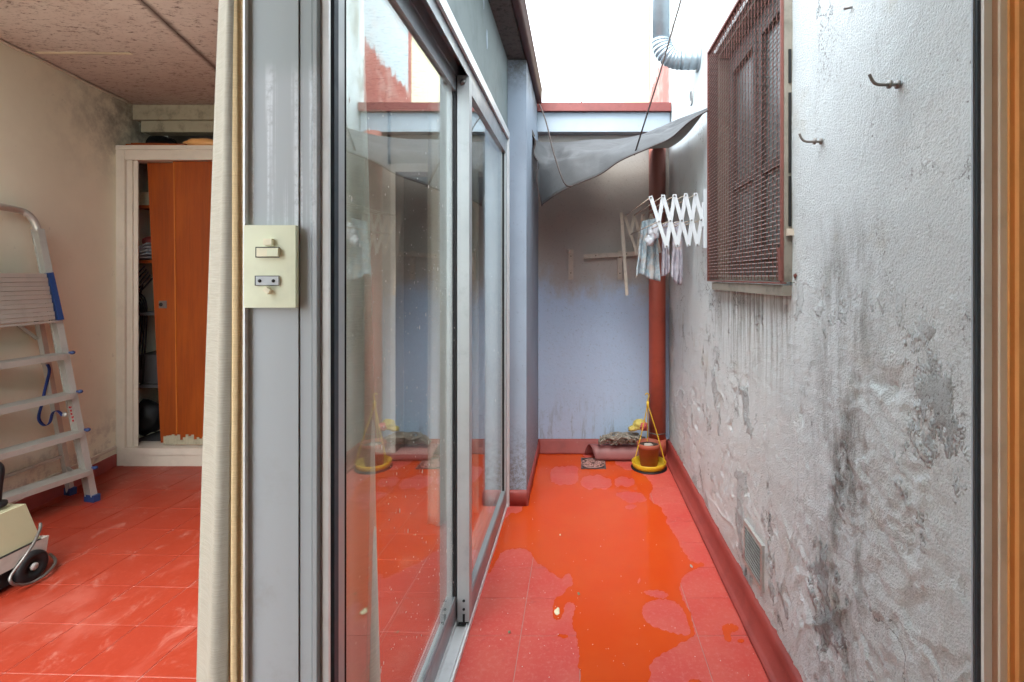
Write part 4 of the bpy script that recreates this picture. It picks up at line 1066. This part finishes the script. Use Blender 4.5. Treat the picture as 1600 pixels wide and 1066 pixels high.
for p in topn+midn+botn[:4]:
    c = P(*p, DN-.004); bm = NB(); lathe(bm, c, [(.0005,-.002),(.0042,-.0015),(.0045,.003),(.0005,.003)], 10, 'Y'); ob('rivet', bm, M['screw'], rk)
DFR = 3.27
def far(p): q = P(*p, DN); return Vector((q.x-.052, DFR, q.z+.004))
fm = [far(p) for p in midn]; ft = [far(p) for p in topn]; fb = [far(p) for p in botn]
o1 = Vector((0,.006,0))
for i in range(4): bar(ft[i], fb[i], .018, M['browned'], name='far_slat')
bar(ft[1]+o1, fm[0]+o1, .018, M['browned'], name='far_slat')
for i in range(3): bar(ft[i+2]+o1, fb[i]+o1, .018, M['browned'], name='far_slat')
bar(P(971,334,DFR-.01), P(979.5,460,DFR-.01), .020, M['browned'], name='loose_slat', lab='loose slat hanging straight down from the rack tip')
for a, b in list(zip([P(*p,DN) for p in topn], ft))+list(zip([P(*p,DN) for p in midn], fm)):
    bm = NB(); tube(bm, [a, b], .0028, 6); ob('rod', bm, M['browned'], rk)
# battens left on the end wall
def batten(x0, y0, x1, y1, lab, w_=.034, dd=3.555):
    a, b = P(x0,y0,dd), P(x1,y1,dd); t = (b-a).normalized(); s = t.cross(Vector((0,1,0))).normalized(); bm = NB(); v = []
    for p in (a, b):
        for q, y in ((-1,-.006),(1,-.006),(1,.024),(-1,.024)): v.append(bm.verts.new(p+s*q*w_/2+Vector((0,y,0))))
    for f in ((3,2,1,0),(4,5,6,7),(0,1,5,4),(1,2,6,5),(2,3,7,6),(3,0,4,7)): bm.faces.new([v[i] for i in f])
    o = ob('wall_batten', bm, M['browned'], bevel=.002); tag(o, lab, 'batten', 'battens screwed to the end wall')
    for k in (.22, .78):
        bm = NB(); c = a.lerp(b, k)+Vector((0,-.0065,0)); lathe(bm, c, [(.0005,-.001),(.004,-.001),(.004,.001),(.0005,.001)], 8, 'Y'); ob('screw', bm, M['black'], o)
    return o
o = batten(892, 390, 892, 437, 'short upright batten alone at the left of the end wall')
bm = NB(); tube(bm, [P(888,389,3.53), P(888.5,396,3.53)], .009, 8); ob('peg', bm, M['browned'], o)
batten(968.5, 392, 968.5, 437, 'short upright batten behind the loose rack slat', .032)
batten(912, 401, 998, 396, 'long level batten across the end wall', .030, 3.53)
# rags
def rag_cloth(outline_top, outline_bot, d, m_, lab, seed, name='rag', amp=.02, hang=None):
    bm = NB(); rows = []; n = 28; rn = random.Random(seed)
    for j in range(25):
        v = j/24; row = []
        for i in range(n+1):
            u = i/n
            def s(o_): 
                k = u*(len(o_)-1); q = min(int(k), len(o_)-2); f = k-q; return (o_[q][0]*(1-f)+o_[q+1][0]*f, o_[q][1]*(1-f)+o_[q+1][1]*f)
            a, b = s(outline_top), s(outline_bot); p = P(a[0]+(b[0]-a[0])*v, a[1]+(b[1]-a[1])*v, d)
            p.y += amp*math.sin(u*19+seed+v*1.5)*(.3+.7*v)+noise.noise(Vector((u*5,v*5,seed)))*amp
            p.x += noise.noise(Vector((u*9,v*9,seed+4)))*.004
            row.append(p)
        rows.append(row)
    gridsurf(bm, rows); return tag(ob(name, bm, m_, solid=.001), lab, 'rag')
rag_cloth([(1003,346),(1014,343),(1026,341)], [(992.5,434),(1000,428),(1007,430),(1014,436),(1024,438),(1031,440)], 2.98, M['lace'], 'faded blue patterned rag hanging from the rack rods', 3)
rag_cloth([(1036,350),(1044,348)], [(1033,432),(1040,431),(1047,425)], 2.86, M['lace2'], 'narrow greyish rag hanging between the other rags', 5, amp=.012)
rag_cloth([(1053,347),(1060,346),(1066,346)], [(1048,432),(1056,442),(1063,446),(1067,436)], 2.8, M['lace2'], 'lilac grey rag hanging nearest the right wall', 8, amp=.012)
bm = NB(); blob(bm, P(1022,361,2.90), .030, .025, .045, 12, .5, f=6); blob(bm, P(1015,376,2.90), .024, .02, .03, 13, .5, f=6); tag(ob('cotton_bundle', bm, M['white']), 'knotted white cloth over the front rack rod', 'cloth')

# ================================================================ FLOOR THINGS, FAR END
# half round ridge piece leaning on the end wall
bm = NB(); rows = []
A, B = G(925,716), G(1024,714); y0 = 3.50
for i in range(25):
    u = i/24; row = []
    for k in range(15):
        a = math.pi*(.02+.96*k/14); r = .062
        skew = .065*(1-math.sin(a)*1.0)*(1-u) if False else 0
        x0 = XP(913,y0)+.075*(1-k/14)*1.0
        row.append((x0+(XP(1028,y0)-x0)*u, 3.475-r*.95*math.cos(a)*-1 if False else 3.47+r*math.cos(a)*-1, .004+r*1.55*math.sin(a)*(.95)))
    rows.append(row)
gridsurf(bm, rows); tag(ob('ridge_piece', bm, M['halfp'], solid=.006), 'dusty red half round ridge piece lying along the end wall', 'ridge piece')
# mop yarn
rn = random.Random(4); bm = NB(); A, B = P(938,684,3.46), P(1006,684,3.44)
for k in range(150):
    p = A.lerp(B, rn.random()*.92)+Vector((0, rn.uniform(-.045,.03), rn.uniform(-.02,.02))); pts = []
    hd2 = rn.uniform(0, 6.28)
    for q in range(8):
        pts.append(p.copy()); hd2 += rn.uniform(-1.1,1.1); p += Vector((math.cos(hd2)*.017+.004, math.sin(hd2)*.009, math.sin(hd2*1.7)*.010))
        f_ = abs((p.x-A.x)/(B.x-A.x)-.5)*2
        p.z = min(max(p.z, .115), .172-.03*min(1,f_)**3); p.x = min(max(p.x, A.x-.01), B.x+.01)
    tube(bm, smooth_path(pts, 3), rn.uniform(.003,.0045), 5)
tag(ob('mop_head', bm, M['mop']), 'grey string mop head on top of the red ridge piece', 'mop head')
bm = NB(); blob(bm, P(1000,664,3.43), .045, .03, .035, 3, .6, f=7); blob(bm, P(989,670,3.42), .03, .02, .02, 5, .6, f=7); f1 = ob('crumpled_cloth', bm, M['mopy']); tag(f1, 'yellow crumpled cloth against the downpipe', 'cloth')
bm = NB(); blob(bm, P(1006,667,3.39), .024, .015, .026, 8, .6, f=7); tag(ob('crumpled_cloth', bm, M['mopr']), 'small red cloth knot on the yellow cloth by the downpipe', 'cloth')
# hanging pot standing on the floor
pc = G(1014,731); 
pot = thing('hanging_planter', 'terracotta pot in a yellow hanging saucer standing on the floor', 'plant pot', pc)
bm = NB(); lathe(bm, pc, [(.001,.018),(.085,.018),(.098,.022),(.108,.045),(.111,.046),(.113,.043),(.106,.012),(.09,.006),(.001,.006)], 36); ob('saucer', bm, M['yellow'], pot)
bm = NB(); lathe(bm, pc, [(.001,.0),(.115,.0),(.118,.006),(.10,.009),(.001,.0085)], 36); ob('base_dish', bm, M['black'], pot)
pd = pc+Vector((.0,.005,.019))
bm = NB(); lathe(bm, pd, [(.001,0),(.055,0),(.070,.115),(.078,.117),(.080,.145),(.076,.147),(.072,.143),(.070,.125),(.001,.122)], 32); ob('pot', bm, M['terra'], pot)
bm = NB(); lathe(bm, pd, [(.001,.123),(.069,.123),(.069,.127),(.001,.129)], 24); ob('soil', bm, M['soil'], pot)
bm = NB(); blob(bm, pd+Vector((-.005,-.02,.135)), .028, .022, .012, 3, .4); ob('pebble', bm, M['stone'], pot)
hk = P(1012,632,3.30)
for k, (a, sx) in enumerate(((200,1),(335,1),(90,1))):
    e = pc+Vector((math.cos(R(a))*.109, math.sin(R(a))*.109, .045)); bm = NB()
    tube(bm, smooth_path([e, e.lerp(hk,.5)+Vector((.004,0,0)), hk],6), .0033, 7); ob('strap', bm, M['yellow'], pot)
bm = NB(); tube(bm, smooth_path([hk, hk+Vector((.002,0,.035)), hk+Vector((.008,0,.055)), hk+Vector((-.002,0,.072)), hk+Vector((-.016,0,.064))],6), .0042, 8); ob('hook', bm, M['yellow'], pot)
bm = NB(); tube(bm, [hk+Vector((0,0,-.025)), hk+Vector((0,0,.02))], .0085, 8); ob('strap_join', bm, M['yellow'], pot)
# drain grate
ga, gb = G(908,733), G(948,717); gx0, gx1, gy0, gy1 = G(908,733).x, G(947,733).x, 3.275, 3.465
dg = thing('drain_grate', 'square iron drain grate with petal pattern in the patio floor', 'drain', ((gx0+gx1)/2, 3.37, 0))
bm = NB(); bx(bm, gx0, gx1, gy0, gy1, -.001, .0015); ob('drain_well', bm, M['black'], dg)
bm = NB(); t_ = .010
bx(bm, gx0, gx1, gy0, gy0+t_, .0016, .008); bx(bm, gx0, gx1, gy1-t_, gy1, .0016, .008); bx(bm, gx0, gx0+t_, gy0+t_, gy1-t_, .0016, .008); bx(bm, gx1-t_, gx1, gy0+t_, gy1-t_, .0016, .008); ob('rim', bm, M['iron'], dg)
cc = Vector(((gx0+gx1)/2, (gy0+gy1)/2, .005))
for k in range(12):
    a = 2*math.pi*k/12; bm = NB(); e = cc+Vector((math.cos(a)*.078, math.sin(a)*.078, 0)); s0 = cc+Vector((math.cos(a+.25)*.02, math.sin(a+.25)*.02, 0)); m_ = cc+Vector((math.cos(a+.35)*.05, math.sin(a+.35)*.05, 0))
    tube(bm, smooth_path([s0, m_, e],4), .0042, 6); ob('grate_bar', bm, M['petal'], dg)
bm = NB()
for rr in (.02, .05, .078): tube(bm, [cc+Vector((math.cos(2*math.pi*k/24)*rr, math.sin(2*math.pi*k/24)*rr, 0)) for k in range(25)], .004, 6)
ob('grate_rings', bm, M['petal'], dg)
# litter
def scrap(px, py, s, m_, lab, seed, cat='scrap'):
    c = G(px, py, .003); bm = NB(); rn = random.Random(seed); n = 12
    ring = [bm.verts.new(c+Vector((math.cos(2*math.pi*k/n)*s*rn.uniform(.5,1.1)*.55, math.sin(2*math.pi*k/n)*s*rn.uniform(.7,1.2), rn.uniform(0,.002)))) for k in range(n)]
    t = bm.verts.new(c+Vector((0,0,.003)))
    for k in range(n): bm.faces.new((ring[k], ring[(k+1)%n], t))
    tag(ob('litter', bm, m_, solid=.0008), lab, cat, 'scraps on the wet floor')
scrap(871,956,.022,M['leaf'],'pale yellow scrap lying at the left edge of the puddle',1)
scrap(904,928,.010,M['leafg'],'grey green fleck in the puddle above the yellow scrap',2)
scrap(1080,885,.012,M['vent'],'grey leaf at the right end of the puddle',3,'leaf')
scrap(796,988,.009,M['leafg'],'grey green fleck on the dry tiles near the door track',4)
scrap(875,836,.007,M['leaf'],'tiny white crumb in the far half of the puddle',5)
rn = random.Random(9); bm = NB()
for i in range(160):
    p = G(rn.uniform(740,1180), rn.uniform(715,1060), .0015)
    if not (-.36 < p.x < .58): continue
    r = rn.uniform(.0006,.0017); b0 = [bm.verts.new(p+Vector((math.cos(a)*r, math.sin(a)*r*1.6, 0))) for a in (0,1.6,3.1,4.7)]; bm.faces.new(b0)
    t = bm.verts.new(p+Vector((0,0,r)))
    for k in range(4): bm.faces.new((b0[k], b0[(k+1)%4], t))
ob('floor_grit', bm, M['drop'], kind='stuff')

# ================================================================ STEPLADDER
ld = thing('stepladder', 'aluminium stepladder with blue plastic caps against the beige wall', 'stepladder', (-2.75, 2.7, 0))
F0, F1 = Vector((-2.708,2.815,0)), Vector((-2.868,2.68,1.50)); N0, N1 = Vector((-2.80,2.38,0)), Vector((-2.825,2.37,1.50))
def at(z, far_=True): a, b = (F0,F1) if far_ else (N0,N1); return a.lerp(b, z/1.5)
nrm_ = Vector((.97,-.22,0)).normalized()
for far_ in (True, False):
    a, b = at(.03,far_), at(1.5,far_); st = ob('rail', (lambda q: (beam(q, a, b, .020, .048, up=nrm_), q)[1])(NB()), M['ladder'], ld, bevel=.003)
    for s in (-.022,.022): 
        bm = NB(); beam(bm, a+nrm_*s, b+nrm_*s, .030, .006, up=nrm_); ob('rail_flange', bm, M['ladder'], st, bevel=.001)
    bm = NB(); c = at(0,far_); beam(bm, c+Vector((0,0,.0)), c+Vector((0,0,.038)), .034, .07, up=nrm_); ob('foot_cap', bm, M['bluepl'], ld, bevel=.004)
hp = smooth_path([at(1.49), at(1.54)+Vector((0,-.01,0)), at(1.575)+Vector((0,-.035,0)), at(1.59)+Vector((0,-.08,.0)), at(1.59,False)+Vector((0,.06,.0)), at(1.56,False), at(1.49,False)], 8)
bm = NB(); tube(bm, hp, .017, 12); ob('top_hoop', bm, M['ladder'], ld)
for z in (.183, .399, .614, .83):
    a, b = at(z)+Vector((0,-.013,0)), at(z,False)+Vector((0,.013,0)); bm = NB(); beam(bm, a, b, .090, .006); beam(bm, a+nrm_*.044-Vector((0,0,.012)), b+nrm_*.044-Vector((0,0,.012)), .004, .028)
    sp_ = ob('step', bm, M['ladder'], ld)
    bm = NB()
    for k in range(-4, 5): beam(bm, a+nrm_*k*.0095+Vector((0,0,.004)), b+nrm_*k*.0095+Vector((0,0,.004)), .0035, .003)
    ob('tread_ribs', bm, M['ladder'], sp_)
    bm = NB(); c = at(z)+Vector((.0,.016,.006)); beam(bm, c-nrm_*.05, c+nrm_*.052, .010, .010); blob(bm, c+nrm_*.05, .012, .012, .010, 1, .05); ob('step_cap', bm, M['bluepl'], ld)
# folded platform
a0, a1 = at(1.265)+nrm_*.034, at(1.02)+nrm_*.034; b0, b1 = at(1.265,False)+nrm_*.034, at(1.02,False)+nrm_*.034
bm = NB()
for k in range(11):
    p, q = a0.lerp(a1, (k+.5)/11), b0.lerp(b1, (k+.5)/11); beam(bm, p+Vector((0,-.03,0)), q, .011+(k%2)*.004, .0210, up=(a0-a1))
ob('platform', bm, M['ladder'], ld, bevel=.0015)
bm = NB(); beam(bm, a0+Vector((0,-.012,.004)), a1+Vector((.004,-.008,-.004)), .024, .030, up=nrm_); ob('platform_cap', bm, M['bluepl'], ld, bevel=.004)
bm = NB(); beam(bm, a1+Vector((0,0,-.01)), b1+Vector((0,0,-.01)), .012, .012); ob('platform_edge', bm, M['ladder'], ld)
bm = NB(); beam(bm, P(28,508,2.62), P(58,530,2.70), .012, .014); ob('hinge_stay', bm, M['ladder'], ld)
# rear frame
rz0, rz1 = Vector((-2.915,2.90,.02)), Vector((-2.880,2.69,1.06))
bm = NB(); beam(bm, rz0, rz1, .022, .03); ob('rear_leg', bm, M['ladder'], ld, bevel=.003)
bm = NB(); beam(bm, (-2.90,2.39,.02), (-2.845,2.39,1.06), .022, .03, up=(1,0,0)); ob('rear_leg', bm, M['ladder'], ld, bevel=.003)
bm = NB(); beam(bm, rz0-Vector((0,0,.02)), rz0+Vector((0,0,.02)), .032, .05, up=nrm_); ob('foot_cap', bm, M['bluepl'], ld, bevel=.004)
bm = NB(); p = rz0.lerp(rz1,.21); beam(bm, p, Vector((-2.89,2.39,p.z)), .008, .016); ob('rear_brace', bm, M['ladder'], ld)
bm = NB(); p = at(.13); beam(bm, p, rz0.lerp(rz1,.14), .006, .016); ob('side_stay', bm, M['ladder'], ld)
SD = 2.74
bm = NB(); tube(bm, smooth_path([P(x,y,SD) for x,y in ((69,566),(75,571),(77,582),(71,606),(66,630),(61,648),(62,658),(70,665),(78,660),(82,646),(89,642),(95,646),(98,650))],5), .0095, 6, flat=.25); ob('safety_strap', bm, M['bluest'], ld)
for q in ((68,567),(101,648)):
    bm = NB(); c = P(*q, SD-.012); lathe(bm, c, [(.0005,-.006),(.010,-.005),(.013,.004),(.0005,.004)], 14, 'Y'); ob('strap_rivet', bm, M['ladder'], ld)
# red maker's marks on the rail
bm = NB(); rn = random.Random(2)
for k in range(5):
    c = P(109.5+k*1.15, 637+k*5.2, 2.712); 
    for q in range(2): beam(bm, c+Vector((rn.uniform(-.003,.003),0,-.004)), c+Vector((rn.uniform(-.006,.006),0,.006)), .003, .004)
ob('red_lettering', bm, M['redpl'], ld)

# ================================================================ FLOOR MACHINE
fx = thing('floor_polisher', 'beige wheeled floor cleaner with black wheel and coiled lead', 'floor cleaner', (-2.42, 1.95, 0))
def frustum(r0, r1, z0, z1, bev, m_, name):
    bm = NB(); v = []
    for (xa, xb, ya_, yb_), z in ((r0, z0), (r1, z1)):
        v += [bm.verts.new(p) for p in ((xa,ya_,z),(xb,ya_,z),(xb,yb_,z),(xa,yb_,z))]
    for f in ((3,2,1,0),(4,5,6,7),(0,1,5,4),(1,2,6,5),(2,3,7,6),(3,0,4,7)): bm.faces.new([v[i] for i in f])
    return ob(name, bm, m_, fx, bevel=bev)
frustum((-2.66,-2.262,1.66,2.125), (-2.62,-2.285,1.74,2.09), .150, .310, .026, M['body'], 'housing')
frustum((-2.67,-2.252,1.64,2.14), (-2.67,-2.252,1.64,2.15), .088, .148, .014, M['body2'], 'base_band')
frustum((-2.65,-2.27,1.66,2.12), (-2.65,-2.27,1.66,2.12), .020, .087, .004, M['black'], 'chassis')
frustum((-2.56,-2.30,1.78,2.06), (-2.54,-2.32,1.80,2.04), .311, .322, .003, M['body'], 'lid')
bm = NB(); lathe(bm, (-2.250, 2.075, .060), [(.001,-.012),(.055,-.012),(.061,-.004),(.061,.012),(.052,.020),(.03,.018),(.028,.010),(.001,.010)], 28, 'X'); wh = ob('wheel', bm, M['black'], fx)
bm = NB(); lathe(bm, (-2.233, 2.075, .060), [(.001,-.004),(.015,-.004),(.014,.003),(.001,.004)], 16, 'X'); ob('hub', bm, M['vent'], wh)
bm = NB(); tube(bm, smooth_path([P(x,y,d_) for x,y,d_ in ((63,818,2.12),(62,828,2.10),(52,850,2.05),(35,875,2.0),(18,898,1.97),(16,908,1.96),(25,914,1.98),(45,912,2.03),(68,900,2.08),(84,884,2.14),(86,874,2.17),(78,866,2.2))],7), .0055, 8); ob('power_lead', bm, M['screw'], fx)
bm = NB(); tube(bm, smooth_path([P(-22,722,2.02), P(-6,728,2.02), P(-2,738,2.02), P(-5,760,2.02), P(-7,785,2.02)],6), .017, 10); blob(bm, P(-9,790,2.02), .035, .04, .018, 2, .1); ob('handle_grip', bm, M['black'], fx)
bm = NB(); bx(bm, -2.2615, -2.2515, 1.66, 2.12, .1485, .1515); ob('seam', bm, M['black'], fx)
bm = NB(); bx(bm, -2.50, -2.36, 1.86, 1.98, .3225, .334); ob('lid_catch', bm, M['black'], fx, bevel=.004)
bm = NB(); tube(bm, [(-2.33,2.14,.15),(-2.28,2.150,.13)], .005, 8); ob('latch', bm, M['vent'], fx)
